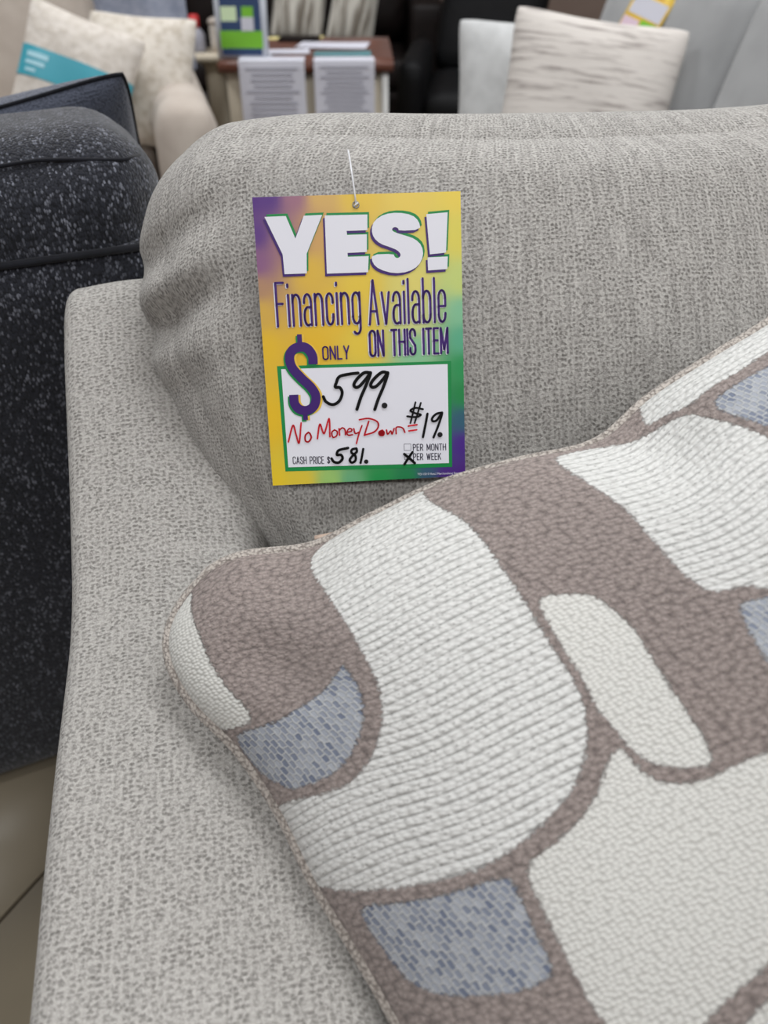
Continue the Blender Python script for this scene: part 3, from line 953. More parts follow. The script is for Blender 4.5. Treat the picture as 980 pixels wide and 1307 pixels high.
XH = 0.72
R_ = 0.17
GLYPH = {
    'F': (0.9, [[(0, 0), (0, 1), (1, 1)], [(0, .52), (.8, .52)]]),
    'i': (0.0, [[(0, 0), (0, XH)], [(0, .90), (0, .96)]]),
    'n': (0.85, [[(0, 0), (0, XH)], arc(.5, XH - R_, .5, R_, 180, 0) + [(1, 0)]]),
    'a': (0.8, [[(0, XH - .2)] + arc(.5, XH - R_, .5, R_, 180, 0) + [(1, 0)], [(1, .42)] + arc(.5, .22, .5, .2, 90, 180) + arc(.5, R_, .5, R_, 180, 300)]),
    'c': (0.75, [[(1, XH - .22)] + arc(.5, XH - R_, .5, R_, 0, 180) + arc(.5, R_, .5, R_, 180, 360) + [(1, .24)]]),
    'g': (0.85, [[(1, XH - R_)] + arc(.5, XH - R_, .5, R_, 0, 180) + arc(.5, R_, .5, R_, 180, 360) + [(1, R_)], [(1, XH), (1, -.1)] + arc(.5, -.1, .5, .14, 0, -140)]),
    'A': (1.05, [[(0, 0), (.5, 1), (1, 0)], [(.22, .3), (.78, .3)]]),
    'v': (0.85, [[(0, XH), (.5, 0), (1, XH)]]),
    'l': (0.0, [[(0, 0), (0, 1)]]),
    'b': (0.85, [[(0, 0), (0, 1)], arc(.5, XH - R_, .5, R_, 180, 0) + arc(.5, R_, .5, R_, 0, -180)]),
    'e': (0.8, [[(0, .36), (1, .36), (1, XH - R_)] + arc(.5, XH - R_, .5, R_, 0, 180) + arc(.5, R_, .5, R_, 180, 360) + [(1, .2)]]),
    'O': (1.0, [arc(.5, 1 - R_, .5, R_, 0, 180) + arc(.5, R_, .5, R_, 180, 360) + [(1, 1 - R_)]]),
    'N': (1.0, [[(0, 0), (0, 1), (1, 0), (1, 1)]]),
    'T': (0.95, [[(0, 1), (1, 1)], [(.5, 0), (.5, 1)]]),
    'H': (1.0, [[(0, 0), (0, 1)], [(1, 0), (1, 1)], [(0, .52), (1, .52)]]),
    'I': (0.0, [[(0, 0), (0, 1)]]),
    'S': (0.95, [[(1, .74)] + arc(.5, 1 - R_, .5, R_, 0, 180) + [(.05, .66), (.95, .36)] + arc(.5, R_, .5, R_, 0, -180) + [(0, .26)]]),
    'E': (0.8, [[(1, 1), (0, 1), (0, 0), (1, 0)], [(0, .52), (.85, .52)]]),
    'M': (1.25, [[(0, 0), (0, 1), (.5, .15), (1, 1), (1, 0)]]),
    'L': (0.8, [[(0, 1), (0, 0), (1, 0)]]),
    'Y': (1.0, [[(0, 1), (.5, .42), (1, 1)], [(.5, .42), (.5, 0)]]),
    'C': (1.0, [[(1, .72)] + arc(.5, 1 - R_, .5, R_, 0, 180) + arc(.5, R_, .5, R_, 180, 360) + [(1, .28)]]),
    'P': (0.95, [[(0, 0), (0, 1), (.5, 1)] + arc(.5, .72, .5, .28, 90, -90) + [(0, .44)]]),
    'R': (0.95, [[(0, 0), (0, 1), (.5, 1)] + arc(.5, .72, .5, .28, 90, -90) + [(0, .44)], [(.45, .44), (1, 0)]]),
    'W': (1.4, [[(0, 1), (.25, 0), (.5, .9), (.75, 0), (1, 1)]]),
    'K': (1.0, [[(0, 0), (0, 1)], [(1, 1), (0, .4)], [(.35, .6), (1, 0)]]),
    '$': (0.9, [[(1, .72)] + arc(.5, .8, .5, .12, 0, 180) + [(.05, .62), (.95, .38)] + arc(.5, .2, .5, .12, 0, -180) + [(0, .28)], [(.5, 0), (.5, 1)]]),
}


def set_text(pr, string, x0, x1, ycap, ybase, w, key, layer, off=(0, 0), gap=0.5, space=0.7, shear=0.0, drop=0.0):
    """lays a line of the narrow alphabet between x0 and x1"""
    tot = 0.0
    for ch in string:
        tot += space if ch == ' ' else GLYPH[ch][0]
    tot += gap * (len(string) - 1)
    k = (x1 - x0) / tot
    x = x0
    hgt = ybase - ycap
    for ch in string:
        if ch == ' ':
            x += (space + gap) * k
            continue
        gw, strokes = GLYPH[ch]
        for st in strokes:
            pts = [(x + px * gw * k + shear * py * hgt, ybase - py * hgt + drop * (x - x0)) for px, py in st]
            pr.stroke(pts, w, key, layer, off, caps=True)
        x += (gw + gap) * k


# headline
pr = Print()
for key, layer, off in (('p_green', 3, (1.5, -2.0)), ('p_purple', 4, (-1.6, 2.1)), ('p_white', 6, (0, 0))):
    for k in ('Y', 'E', 'S', 'X1', 'X2'):
        pr.poly(SIGN_SHAPES[k] if k != 'S' else [tuple(p) for p in round_poly(SIGN_SHAPES[k], 1)], key, layer, off)
pr.build('headline_print')
# second line
pr = Print()
for key, layer, off in (('p_white', 3, (-0.9, 0.5)), ('p_purple', 5, (0, 0))):
    set_text(pr, 'Financing', 14.5, 87, 70.5, 107.2, 2.0, key, layer, off)
    set_text(pr, 'Available', 95.2, 162.6, 71.0, 108.6, 2.0, key, layer, off)
    set_text(pr, 'ON THIS ITEM', 94.5, 164, 114, 136, 2.0, key, layer, off, space=0.55)
set_text(pr, 'ONLY', 52.5, 75.5, 126.2, 137.2, 1.35, 'p_purple', 5)
pr.build('offer_print')
# price panel
pr = Print()
pr.poly(SIGN_SHAPES['box'], 'p_green', 1)
pr.poly(SIGN_SHAPES['boxi'], 'p_white', 2)
for q in ('cb1', 'cb2'):
    c = SIGN_SHAPES[q]
    pr.stroke(c + [c[0]], 0.35, 'p_grey', 3)
set_text(pr, 'CASH PRICE $', 20, 53.2, 223.0, 229.4, 0.72, 'p_grey', 3, space=0.6, drop=0.04)
set_text(pr, 'PER MONTH', 130.2, 160.2, 216.8, 222.5, 0.75, 'p_grey', 3, space=0.6, drop=0.035)
set_text(pr, 'PER WEEK', 130.2, 155.4, 225.4, 231.2, 0.75, 'p_grey', 3, space=0.6, drop=0.035)
pr.build('price_panel')
# big dollar mark
pr = Print()
spine = catmull([(43.2, 141), (43.0, 133.5), (38.5, 126.8), (32.0, 125.4), (25.8, 128), (22.8, 134), (24.5, 143), (32, 152.5), (40, 161), (44, 169),
                 (42, 177.5), (35.5, 181.4), (28.5, 180), (24.6, 174.5), (24.4, 167)], 6)
for key, layer, off in (('p_yellow', 4, (1.9, 0.4)), ('p_green', 5, (-1.3, 1.4)), ('p_purple', 7, (0, 0))):
    pr.strip(spine, 8.2, key, layer, off)
    pr.stroke([(32.6, 114.5), (32.6, 121.4)], 4.2, key, layer, off, caps=False)
    pr.stroke([(33.6, 185.3), (33.6, 190)], 4.2, key, layer, off, caps=False)
pr.build('dollar_print')
# handwriting in marker
pr = Print()
for key, col_, lay in (('black', 'p_black', 9), ('red', 'p_red', 8)):
    for pts, w in HANDWRITING[key]:
        pr.stroke(catmull(pts, 6), w * 0.62, col_, lay)
for pts, w in HANDWRITING['dot']:
    pr.disc(pts[0], w * 0.40, pr.mi('p_black'), 9, 16)
pr.build('handwriting')
# small imprint line
fc = bpy.data.curves.new('imprint', 'FONT')
fc.body = 'TQ1150 \u00a9 Retail Merchandising Signs'
fc.size = 0.0027
fo = bpy.data.objects.new('imprint', fc)
COL.objects.link(fo)
bpy.context.view_layer.update()
fm_ = bpy.data.meshes.new_from_object(fo.evaluated_get(bpy.context.evaluated_depsgraph_get()))
bpy.data.objects.remove(fo)
fm_.materials.clear()
fm_.materials.append(M['p_white'])
imp = link(bpy.data.objects.new('imprint', fm_), sign)
wid = max(v.co.x for v in fm_.vertices)
imp.scale = (0.0385 / wid, 1.0, 1.0)
imp.location = Vector(sgn(133.4, 245.6, 3))
imp.rotation_euler = (0, 0, math.radians(-1.3))
# fastener: clear plastic loop through a punched hole
hx, hy = 87.5, 8.5
ringpts = [Vector(sgn(hx + 2.6 * math.cos(a), hy + 2.6 * math.sin(a), 3)) for a in np.linspace(0, 2 * math.pi, 17)[:-1]]
tube('hole_rim', ringpts, 0.0006, M['ring'], sign, 6, closed=True)
tube('fastener_pin', [Vector(sgn(hx - 1.8, hy + 1.6, 6)), Vector(sgn(hx + 1.9, hy - 1.7, 6))], 0.0009, M['plastic_clear'], sign, 6)
lp = [Vector(sgn(hx, hy, 2)), Vector(sgn(hx - 0.4, 2.0, 18)), Vector(sgn(hx - 1.2, -6, 12)), Vector(sgn(hx - 2.4, -20, -22)), Vector(sgn(hx - 3.6, -36, -118)), Vector(sgn(hx - 4.0, -40, -190))]
tube('fastener_loop', catmull(lp, 6), 0.00075, M['plastic_clear'], sign, 8)
# ------------------------------------------------------------------ generic scatter pillow
def pillow(name, label, w, h, t, mat, center, right, down, group=None, piping=None, pinch=0.07, root=None):
    """square pillow: right / down are its in-plane directions"""
    r = Vector(right).normalized()
    d = Vector(down)
    d = (d - r * d.dot(r)).normalized()
    n = d.cross(r).normalized()
    o = empty(name, center)
    o.rotation_mode = 'QUATERNION'
    o.rotation_quaternion = Matrix((r, -d, n)).transposed().to_quaternion()
    tag(o, label, 'pillow', group)
    N = 41
    sx = np.linspace(-1, 1, N)
    sx = 0.4 * sx + 0.6 * np.sin(sx * math.pi / 2)
    A, B = np.meshgrid(sx, sx, indexing='ij')

    def sf(a, b, side):
        x = a * (1 - pinch * (1 - b ** 2))
        y = b * (1 - pinch * (1 - a ** 2))
        k = (np.abs(a) * np.abs(b)) ** 6 * 0.05
        f = ((1 - np.abs(a) ** 2.4) * (1 - np.abs(b) ** 2.4)).clip(0)
        z = side * t / 2 * f ** 0.55 + 0.004 * np.sin(a * 5 + b * 3) * f
        return np.stack([x * (1 - k) * w / 2, y * (1 - k) * h / 2, z], -1)
    F = sf(A, B, 1).reshape(-1, 3)
    K = sf(A, B, -1).reshape(-1, 3)
    fa = grid_faces(N, N) + grid_faces(N, N, off=N * N, flip=True)
    mesh_obj('cover', np.concatenate([F, K]), fa, mat, o)
    if piping is not None:
        l = np.linspace(-1, 1, 40)[:-1]
        one = np.ones(39)
        ra = np.concatenate([l, one, -l, -one])
        rb = np.concatenate([-one, l, one, -l])
        tube('piping', sf(ra, rb, 0.0), 0.0026, piping, o, 8, closed=True)
    o['_sf'] = 0
    del o['_sf']
    return o, sf


def sofa_block(name, label, loc, yaw, mats, length, depth, seat_z, back_z, arm_z, arm_w, cushions, back_th=0.20, frame_z=None, frame_th=0.12, recline=12, round_arm=False):
    """sofa in its own frame: x along its length, y from front (0) to back (depth)"""
    fm, cm = mats
    o = tag(empty(name, loc, yaw), label, 'sofa')
    frame_z = frame_z or back_z - 0.12
    box_part('base', (length / 2 - arm_w, depth / 2 - 0.02, (seat_z - 0.20) / 2), 0.02, (length / 2, depth / 2, 0.06 + (seat_z - 0.20) / 2), fm, o, n=(6, 4, 4))
    box_part('back_frame', (length / 2 - 0.01, frame_th / 2, (frame_z - 0.06) / 2), 0.03, (length / 2, depth - frame_th / 2, 0.06 + (frame_z - 0.06) / 2), fm, o, n=(10, 4, 8))
    for ax in (arm_w / 2, length - arm_w / 2):
        box_part('arm', (arm_w / 2, depth / 2 - 0.01, (arm_z - 0.06) / 2), arm_w / 2 * (0.95 if round_arm else 0.35),
                 (ax, depth / 2 - 0.01, 0.06 + (arm_z - 0.06) / 2), fm, o, n=(10, 10, 10))
    cw = (length - 2 * arm_w) / cushions
    for i in range(cushions):
        cx = arm_w + cw * (i + 0.5)
        box_part('seat_cushion', (cw / 2 - 0.003, (depth - back_th - 0.05) / 2, 0.08), 0.05, (cx, (depth - back_th - 0.05) / 2 + 0.01, seat_z - 0.075), cm, o, puff=(0, 0, 0.012), n=(8, 8, 6))
        hz = (back_z - seat_z) / 2
        box_part('back_cushion', (cw / 2 - 0.003, back_th / 2, hz), back_th * 0.42, (cx, depth - frame_th - back_th / 2 + 0.02, seat_z + hz), cm, o,
                 puff=(0, 0.035, 0.02), n=(14, 8, 12), rot=(-math.radians(recline), 0, 0))
    for lx in (0.07, length - 0.07):
        for ly in (0.07, depth - 0.07):
            lathe('leg', [(0, 0), (0.022, 0), (0.028, 0.07), (0, 0.07)], M['leg'], o, 12, (lx, ly, 0))
    return o


# ------------------------------------------------------------------ charcoal sofa, back towards the near sofa
dk = tag(empty('sofa', (-0.622, 0.727, 0), math.radians(24)), 'charcoal woven sofa standing back-on behind the light grey sloping arm', 'sofa')
DX0, DX1 = -1.35, 0.425
dcx = (DX0 + DX1) / 2
box_part('back_frame', ((DX1 - DX0) / 2, 0.045, 0.406), 0.022, (dcx, 0.045, 0.419), M['dark'], dk, n=(24, 6, 16))
box_part('base', ((DX1 - DX0) / 2 - 0.02, 0.38, 0.14), 0.02, (dcx, 0.47, 0.20), M['dark'], dk, n=(8, 6, 4))
tube('welt', [(DX0 + 0.02, 0.004, 0.820), (DX1 - 0.02, 0.004, 0.820)], 0.0045, M['dark_welt'], dk, 8)
for ax in (DX0 + 0.09, DX1 - 0.09):
    box_part('arm', (0.088, 0.37, 0.24), 0.05, (ax, 0.47, 0.36), M['dark'], dk, n=(8, 10, 8))
dcw = (DX1 - DX0) / 2
for k in range(2):
    cx = DX0 + dcw * (k + 0.5)
    box_part('seat_cushion', (dcw / 2 - 0.09, 0.28, 0.075), 0.05, (cx + (0.085 if k == 0 else -0.085), 0.56, 0.41), M['dark'], dk, puff=(0, 0, 0.012), n=(8, 8, 6))

    def dwarp(P):
        P = P.copy()
        P[:, 2] += 0.006 * np.sin(P[:, 0] * 14 + 1.0) * smooth01(P[:, 2] / 0.2)
        return P
    bc = box_part('back_cushion', (dcw / 2 - 0.004, 0.115, 0.245), 0.075, (cx, 0.128, 0.690), M['dark'], dk, puff=(0.01, 0.012, 0.012), n=(40, 16, 34), warp=dwarp)
    # seam round the top of the cushion
    hw = dcw / 2 - 0.02
    tube('seam', [(cx - hw + t * 2 * hw, 0.030 + 0.004 * math.sin(t * 9) + 0.5 * max(0.0, abs(2 * t - 1) - 0.94), 0.908 + 0.008 * math.sin(t * 7 + 1) - 0.055 * max(0.0, abs(2 * t - 1) - 0.75)) for t in np.linspace(0, 1, 40)], 0.0022, M['dark_welt'], dk, 6)
for lx in (DX0 + 0.08, DX1 - 0.08):
    for ly in (0.09, 0.78):
        lathe('leg', [(0, 0), (0.022, 0), (0.028, 0.065), (0, 0.065)], M['leg'], dk, 12, (lx, ly, 0))

corner = at(199, 82, 1.15)
dr = Vector((0.173, 0.06, 0.028)).normalized()
dd = Vector((-0.407 * 0.62, 0.9135 * 0.62, -0.78)).normalized()
pillow('throw_pillow', 'charcoal throw pillow with a dark welt propped up on the charcoal sofa', 0.46, 0.46, 0.15, M['dark_plain'],
       corner - dr * 0.225 + dd * 0.225, dr, dd, piping=M['dark_welt'], pinch=0.09)

# ------------------------------------------------------------------ beige sofa with pillows
BE_YAW = math.radians(15)
ex = Vector((math.cos(BE_YAW), math.sin(BE_YAW), 0))
ey = Vector((-math.sin(BE_YAW), math.cos(BE_YAW), 0))
arm_front = Vector((-0.452, 2.36, 0))
be_len = 2.1
sofa_block('sofa', 'beige microfibre sofa with rounded arms behind the charcoal sofa', arm_front - ex * be_len, BE_YAW, (M['beige'], M['beige']),
           be_len, 0.98, 0.47, 1.02, 0.70, 0.18, 2, back_th=0.24, frame_z=0.84, recline=12, round_arm=True)


def tilt(deg, lean=0.0, yaw=0.0):
    """in-plane directions of a pillow facing the camera side, rolled by deg, leaning back by lean degrees, turned by yaw"""
    a, l, w = math.radians(deg), math.radians(lean), math.radians(yaw)
    r0 = Vector((math.cos(w), math.sin(w), 0))
    d0 = Vector((0, 0, -1)) * math.cos(l) + Vector((math.sin(w), -math.cos(w), 0)) * math.sin(l)
    return r0 * math.cos(a) + d0 * math.sin(a), d0 * math.cos(a) - r0 * math.sin(a)


r1, d1 = tilt(22, 22, 9)
c1 = at(98, 99, 2.47)
tp, tsf = pillow('throw_pillow', 'off-white pillow wrapped in a teal paper band on the beige sofa', 0.32, 0.32, 0.13, M["cream"], c1, r1, d1)
# the teal sleeve follows the pillow's own surface across its middle
nb = 31
la = np.linspace(-1, 1, nb)
la = 0.4 * la + 0.6 * np.sin(la * math.pi / 2)
lb = np.linspace(-0.30, 0.20, 9)
A3, B3 = np.meshgrid(la, lb, indexing='ij')
bf = tsf(A3, B3, 1.0)
bk = tsf(A3, B3, -1.0)
bf[..., 2] += 0.003
bk[..., 2] -= 0.003
bf[..., 0] *= 1.008
bk[..., 0] *= 1.008
band = mesh_obj('paper_band', np.concatenate([bf.reshape(-1, 3), bk.reshape(-1, 3)]), grid_faces(nb, 9) + grid_faces(nb, 9, off=nb * 9, flip=True), M['teal'], tp)
lv, lf = [], []
for k, (a0, a1, b0, b1) in enumerate(((-.82, -.42, -.14, -.05), (-.82, -.46, 0.0, .07), (-.80, -.60, .13, .19))):
    g = 8
    aa = np.linspace(a0, a1, g)
    for a in aa:
        for b in (b0, b1):
            p = tsf(np.array([a]), np.array([-b - 0.04]), 1.0)[0]
            lv.append((p[0] * 1.008, p[1], p[2] + 0.0045))
    for i in range(g - 1):
        q = k * g * 2 + i * 2
        lf.append((q, q + 1, q + 3, q + 2))
mesh_obj('band_lettering', lv, lf, M['band_print'], band, smooth=True)

r2, d2 = tilt(3, 25, -12)
pillow('throw_pillow', 'cream knitted pillow in the corner by the beige sofa arm', 0.36, 0.38, 0.16, M['cream_knit'], at(177, 104, 2.70), r2, d2)
r3, d3 = tilt(-4, 12, 0)
pillow('throw_pillow', 'blue-grey velvet pillow standing behind the cream knitted pillow', 0.30, 0.30, 0.12, M['blue_grey'], at(182, 26, 2.84), r3, d3)

# ------------------------------------------------------------------ brown leather sofa far behind, two striped pillows on it
sofa_block('sofa', 'dark brown leather sofa against the back wall with two striped pillows', (-1.92, 4.48, 0), 0.0, (M['brown_leather'], M['brown_leather']),
           2.22, 0.88, 0.50, 1.25, 0.74, 0.17, 3, back_th=0.24, frame_z=1.1, recline=10)
r4, d4 = tilt(8, 16, 0)
pillow('throw_pillow', 'striped pillow on the brown leather sofa, on the side of the table stand', 0.27, 0.42, 0.12, M['pillow_stripe'], at(383, -8, 4.66), r4, d4, 'striped pillows on the brown sofa')
r5, d5 = tilt(14, 14, 12)
pillow('throw_pillow', 'striped pillow beside the arm of the brown leather sofa', 0.24, 0.42, 0.12, M['pillow_stripe'], at(454, -2, 4.62), r5, d5, 'striped pillows on the brown sofa')

# ------------------------------------------------------------------ black leather recliner
rc = tag(empty('recliner', (0.05, 3.46, 0), math.radians(-6)), 'black leather recliner beside the cream table', 'armchair')
box_part('base', (0.30, 0.36, 0.16), 0.03, (0.33, 0.42, 0.22), M['black_leather'], rc, n=(6, 6, 4))
box_part('seat_cushion', (0.235, 0.33, 0.08), 0.06, (0.33, 0.37, 0.44), M['black_leather'], rc, puff=(0, 0, 0.02), n=(8, 8, 6))
for ax in (0.05, 0.61):
    box_part('arm', (0.055, 0.36, 0.13), 0.05, (ax, 0.40, 0.50), M['black_leather'], rc, puff=(0, 0, 0.01), n=(6, 10, 6))
box_part('backrest', (0.24, 0.085, 0.36), 0.07, (0.38, 0.86, 0.80), M['black_leather'], rc, puff=(0, 0.02, 0), n=(8, 6, 10), rot=(-math.radians(18), math.radians(7), 0))
box_part('headrest', (0.20, 0.06, 0.10), 0.05, (0.40, 0.86, 1.08), M['black_leather'], rc, n=(8, 5, 6), rot=(-math.radians(18), math.radians(7), 0))
for lx in (0.08, 0.58):
    for ly in (0.1, 0.74):
        lathe('leg', [(0, 0), (0.02, 0), (0.02, 0.065), (0, 0.065)], M['leg'], rc, 10, (lx, ly, 0))

# ------------------------------------------------------------------ display table with papers
TY = 3.02
TZ = 0.70
tx0, tx1 = -0.565, 0.036
tcx = (tx0 + tx1) / 2
table = tag(empty('display_table', (tcx, TY, 0), math.radians(1.5)), 'small cream cabinet table with a red-brown wooden top covered in papers', 'table')
thw = (tx1 - tx0) / 2
box_part('body', (thw - 0.022, 0.29, 0.325), 0.006, (0, 0.31, 0.345), M['table_body'], table, n=(2, 2, 2))
box_part('table_top', (thw, 0.315, 0.0175), 0.008, (0, 0.31, TZ - 0.0175), M['wood'], table, n=(4, 4, 2))
box_part('edge_trim', (0.012, 0.006, 0.325), 0.003, (thw - 0.032, 0.016, 0.345), M['trim_white'], table, n=(2, 2, 2))
for lx in (-thw + 0.06, thw - 0.06):
    for ly in (0.07, 0.55):
        lathe('foot', [(0, 0), (0.018, 0), (0.02, 0.022), (0, 0.022)], M['leg'], table, 10, (lx, ly, 0))


def notice(label, u0, u1, w, h, rows, yellow=False, group=None):
    c = at((u0 + u1) / 2, 80, TY - 0.012)
    o = tag(empty('paper_notice', (c.x, TY - 0.0095, TZ + 0.004 - h), 0.0), label, 'notice', group)
    o.rotation_euler = (0, 0, math.radians(1.5))
    # the sheet folds over the table edge and hangs down its front
    prof = [(0.07, h + 0.002), (0.02, h + 0.002), (0.0, h), (-0.004, h - 0.02), (-0.005, h * 0.5), (-0.010, 0.0)]
    v, f = [], []
    for py, pz in prof:
        for px in (-w / 2, w / 2):
            v.append((px, py, pz))
    n = len(prof)
    v += [(x, y + 0.0012, z - 0.0012) for x, y, z in v]
    for i in range(n - 1):
        a = i * 2
        f.append((a, a + 1, a + 3, a + 2))
        f.append((a + 2 * n, a + 2 * n + 2, a + 2 * n + 3, a + 2 * n + 1))
    mesh_obj('sheet', v, f, M['paper'], o, smooth=False)
    v, f = [], []
    rnd = random.Random(len(label))
    for k in range(rows):
        z1 = h * 0.92 - k * (h * 0.80 / rows)
        ww = w * rnd.uniform(0.55, 0.82)
        y = -0.0075 - 0.006 * (1 - z1 / h)
        b0 = len(v)
        v += [(-ww / 2, y, z1), (ww / 2, y, z1), (ww / 2, y - 0.0002, z1 - h * 0.022), (-ww / 2, y - 0.0002, z1 - h * 0.022)]
        f.append((b0 + 3, b0 + 2, b0 + 1, b0))
    mesh_obj('printed_lines', v, f, M['paper_ink'], o, smooth=False)
    if yellow:
        box_part('highlight_strip', (w * 0.46, 0.0006, 0.009), 0.0004, (0, -0.0125, 0.012), M['paper_yellow'], o, n=(1, 1, 1))
    return o


notice('white printed notice hanging over the table edge below the sign holder', 304, 388, 0.222, 0.26, 12, group='notices on the table front')
notice('white printed notice with a yellow strip along its bottom edge', 400, 478, 0.205, 0.205, 11, yellow=True, group='notices on the table front')

# sign holder with printed insert
hb = at(311, 73, TY + 0.05)
hold = tag(empty('sign_holder', (hb.x, TY + 0.05, TZ), math.radians(-2)), 'clear sign holder with a navy and lime green flyer standing on the table', 'sign')
HW, HH = 0.088, 0.30
lean = math.radians(8)
box_part('foot', (HW, 0.04, 0.002), 0.001, (0, 0.045, 0.002), M['holder'], hold, n=(2, 2, 1))
pn = box_part('panel', (HW, 0.002, HH / 2), 0.001, (0, 0.02, HH / 2 * math.cos(lean) + 0.002), M['holder'], hold, n=(2, 1, 2), rot=(-lean, 0, 0))


def ins(name, x0, x1, z0, z1, key, lay, parent=pn):
    """flat print on the panel, fractions of its width and height"""
    X0, X1 = (x0 - .5) * 2 * HW, (x1 - .5) * 2 * HW
    Z0, Z1 = (z0 - .5) * HH, (z1 - .5) * HH
    y = -0.0021 - 0.0003 * lay
    return mesh_obj(name, [(X0, y, Z0), (X1, y, Z0), (X1, y, Z1), (X0, y, Z1)], [(0, 1, 2, 3)], M[key], parent, smooth=False)


fl = ins('flyer', .10, .88, .03, .97, 'navy', 1)
fl.parent = hold
fl.location, fl.rotation_euler = pn.location, pn.rotation_euler
for nm, a in (('masthead', (.10, .88, .64, .97, 'paper')), ('lime_band', (.08, .90, .10, .27, 'lime')), ('photo_left', (.12, .42, .36, .50, 'pale_green')),
              ('photo_right', (.52, .74, .40, .50, 'lime')), ('caption', (.50, .74, .26, .40, 'paper'))):
    ins(nm, *a[:4], a[4], 2, parent=fl)

# papers lying on the table top


def sheet(name, label, cat, u, v, w, d, yaw, key, zoff=0.0, th=0.0015, group=None):
    p = at(u, v, TY + 0.2)
    # slide along the view ray on to the table top
    k = (CAM_H - (TZ + zoff)) / (CAM_H - p.z)
    x, y = p.x * k, p.y * k
    cw, cd = w / 2, d / 2
    n = 6
    verts, faces = [], []
    for i in range(n + 1):
        for j in range(n + 1):
            a, b = i / n * 2 - 1, j / n * 2 - 1
            verts.append((a * cw, b * cd, th + 0.002 * max(0, a * b) ** 2))
    faces = grid_faces(n + 1, n + 1)
    m = len(verts)
    verts += [(x_, y_, z_ - th) for x_, y_, z_ in verts]
    faces += grid_faces(n + 1, n + 1, off=m, flip=True)
    rim = [i * (n + 1) for i in range(n + 1)] + [n * (n + 1) + j for j in range(1, n + 1)] + [i * (n + 1) + n for i in range(n - 1, -1, -1)] + list(range(n - 1, 0, -1))
    for q in range(len(rim)):
        a, b = rim[q], rim[(q + 1) % len(rim)]
        faces.append((a, b, b + m, a + m))
    o = mesh_obj(name, verts, faces, M[key], smooth=False)
    o.location = (x, y, TZ + zoff)
    o.rotation_euler = (0, 0, math.radians(yaw))
    return tag(o, label, cat, group)


sheet('brochure', 'teal brochure lying along the front edge of the table', 'paper', 437, 69, 0.20, 0.10, 2, 'paper_teal', 0.0035)
sheet('paper_sheet', 'white sheet of paper lying behind the teal brochure', 'paper', 425, 58, 0.26, 0.15, -6, 'paper', 0.0035, group='loose papers on the table')
sheet('paper_sheet', 'white sheet of paper lying right beside the sign holder foot', 'paper', 366, 66, 0.16, 0.10, 5, 'paper', 0.0035, group='loose papers on the table')
sheet('sticky_note', 'pale yellow paper note behind the sign holder', 'note', 358, 49, 0.10, 0.07, 12, 'note_yellow', group='yellow notes on the table')
sheet('sticky_note', 'pale yellow paper note beside the dark folder', 'note', 402, 48, 0.06, 0.06, -10, 'note_yellow', group='yellow notes on the table')
sheet('folder', 'dark brown folder lying at the back of the table', 'folder', 382, 52, 0.15, 0.10, -4, 'brown_leather', th=0.012)

# bottle with red cap and a cream box beside the beige arm
bt = at(252, 66, 3.72)
ST_Z = bt.z
stool = tag(empty('side_table', (bt.x + 0.06, 3.74, 0)), 'small cream pedestal table behind the beige sofa carrying a bottle and a box', 'table')
lathe('column', [(0, 0), (0.11, 0), (0.11, 0.02), (0.04, 0.05), (0.04, ST_Z - 0.06), (0.06, ST_Z - 0.03), (0, ST_Z - 0.03)], M['table_body'], stool, 20)
box_part('table_top', (0.145, 0.10, 0.015), 0.010, (0, 0, ST_Z - 0.015), M['table_body'], stool, n=(4, 4, 2))
bot = tag(empty('bottle', (bt.x, 3.72, ST_Z)), 'small grey bottle with a red cap next to the cream box', 'bottle')
lathe('body', [(0, 0), (0.036, 0), (0.038, 0.01), (0.038, 0.060), (0.024, 0.080), (0.016, 0.088), (0, 0.088)], M['grey_plastic'], bot, 20)
lathe('cap', [(0.0, 0.086), (0.021, 0.086), (0.021, 0.122), (0.016, 0.130), (0, 0.130)], M['red_cap'], bot, 18)
bx = tag(empty('storage_box', (bt.x + 0.118, 3.74, ST_Z)), 'plain cream box beside the red-capped bottle', 'box')
box_part('carton', (0.055, 0.05, 0.05), 0.006, (0.0, 0, 0.05), M['cream'], bx, n=(3, 3, 3))
box_part('lid', (0.057, 0.052, 0.010), 0.004, (0.0, 0, 0.107), M['beige'], bx, n=(3, 3, 2))

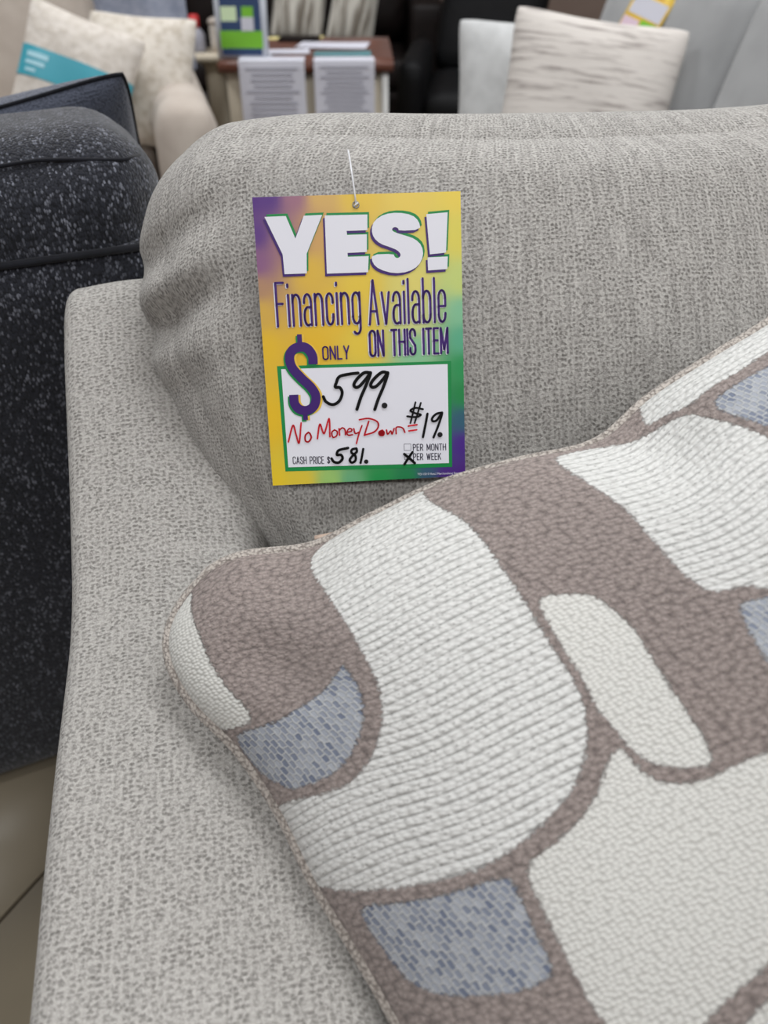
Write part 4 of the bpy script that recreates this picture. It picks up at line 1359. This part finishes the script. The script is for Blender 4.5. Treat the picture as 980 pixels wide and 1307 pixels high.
# ------------------------------------------------------------------ far grey sofa on the other side
FS_YAW = math.radians(-75)
fs = tag(empty('sofa', (0.0, 2.98, 0), FS_YAW), 'smooth mid-grey sofa with tall back cushions behind the near grey sofa', 'sofa')
box_part('base', (0.95, 0.30, 0.13), 0.03, (0.95, 0.60, 0.20), M['far_grey'], fs, n=(8, 6, 4))
box_part('back_frame', (0.95, 0.07, 0.38), 0.05, (0.95, 0.86, 0.46), M['far_grey'], fs, n=(8, 4, 8))
for cx in (0.63, 1.32):
    box_part('seat_cushion', (0.34, 0.25, 0.08), 0.05, (cx, 0.53, 0.40), M['far_grey'], fs, puff=(0, 0, 0.015), n=(10, 8, 6))
    box_part('back_cushion', (0.345, 0.12, 0.275), 0.10, (cx, 0.69, 0.745), M['far_grey'], fs, puff=(0.01, 0.04, 0.02), n=(18, 10, 14), rot=(-math.radians(14), 0, 0))
for ax in (0.13, 1.79):
    box_part('arm', (0.12, 0.30, 0.27), 0.07, (ax, 0.60, 0.34), M['far_grey'], fs, n=(8, 10, 8))
for lx in (0.1, 1.8):
    for ly in (0.36, 0.84):
        lathe('leg', [(0, 0), (0.022, 0), (0.028, 0.07), (0, 0.07)], M['leg'], fs, 12, (lx, ly, 0))
r6, d6 = tilt(7, 18, -4)
pillow('throw_pillow', 'pale pillow with broken grey dashes leaning on the smooth grey sofa', 0.445, 0.43, 0.15, M['dash_pillow'], at(746, 142, 2.20), r6, d6)
r7, d7 = tilt(2, 16, 6)
pillow('throw_pillow', 'plain pale grey pillow leaning behind the dash-patterned pillow', 0.44, 0.44, 0.15, M['far_pillow'], at(672, 132, 2.60), r7, d7)

# hang tag on the far sofa
tg = at(824, 18, 2.46)
ht = empty('price_tag', tg)
rt_, dt_ = tilt(14, 24, -48)
nn_ = dt_.cross(rt_)
ht.rotation_mode = 'QUATERNION'
ht.rotation_quaternion = Matrix((rt_, -dt_, nn_)).transposed().to_quaternion()
tag(ht, 'colourful orange, pink and lime price tag on the smooth grey sofa', 'price tag')
box_part('card', (0.062, 0.09, 0.0012), 0.0006, (0, 0, 0), M['p_yellow'], ht, n=(2, 2, 1))
M['t_orange'] = plain('orange_print', (214, 160, 80), 0.5)
M['t_pink'] = plain('pale_pink_print', (214, 190, 204), 0.5)
for nm, x0, x1, y0, y1, k in (('white_panel', -.055, .055, -.01, .035, 'paper'), ('orange_panel', -.055, .03, .040, .085, 't_orange'), ('lime_panel', .0, .06, -.06, -.015, 'lime'), ('pink_panel', -.058, -.005, -.085, -.02, 't_pink')):
    mesh_obj(nm, [(x0, y0, .0016), (x1, y0, .0016), (x1, y1, .0016), (x0, y1, .0016)], [(0, 1, 2, 3)], M[k], ht, smooth=False)
tube('string', [(0, 0.085, 0.001), (0.004, 0.12, 0.004), (0.0, 0.15, -0.004)], 0.0008, M['plastic_clear'], ht, 6)
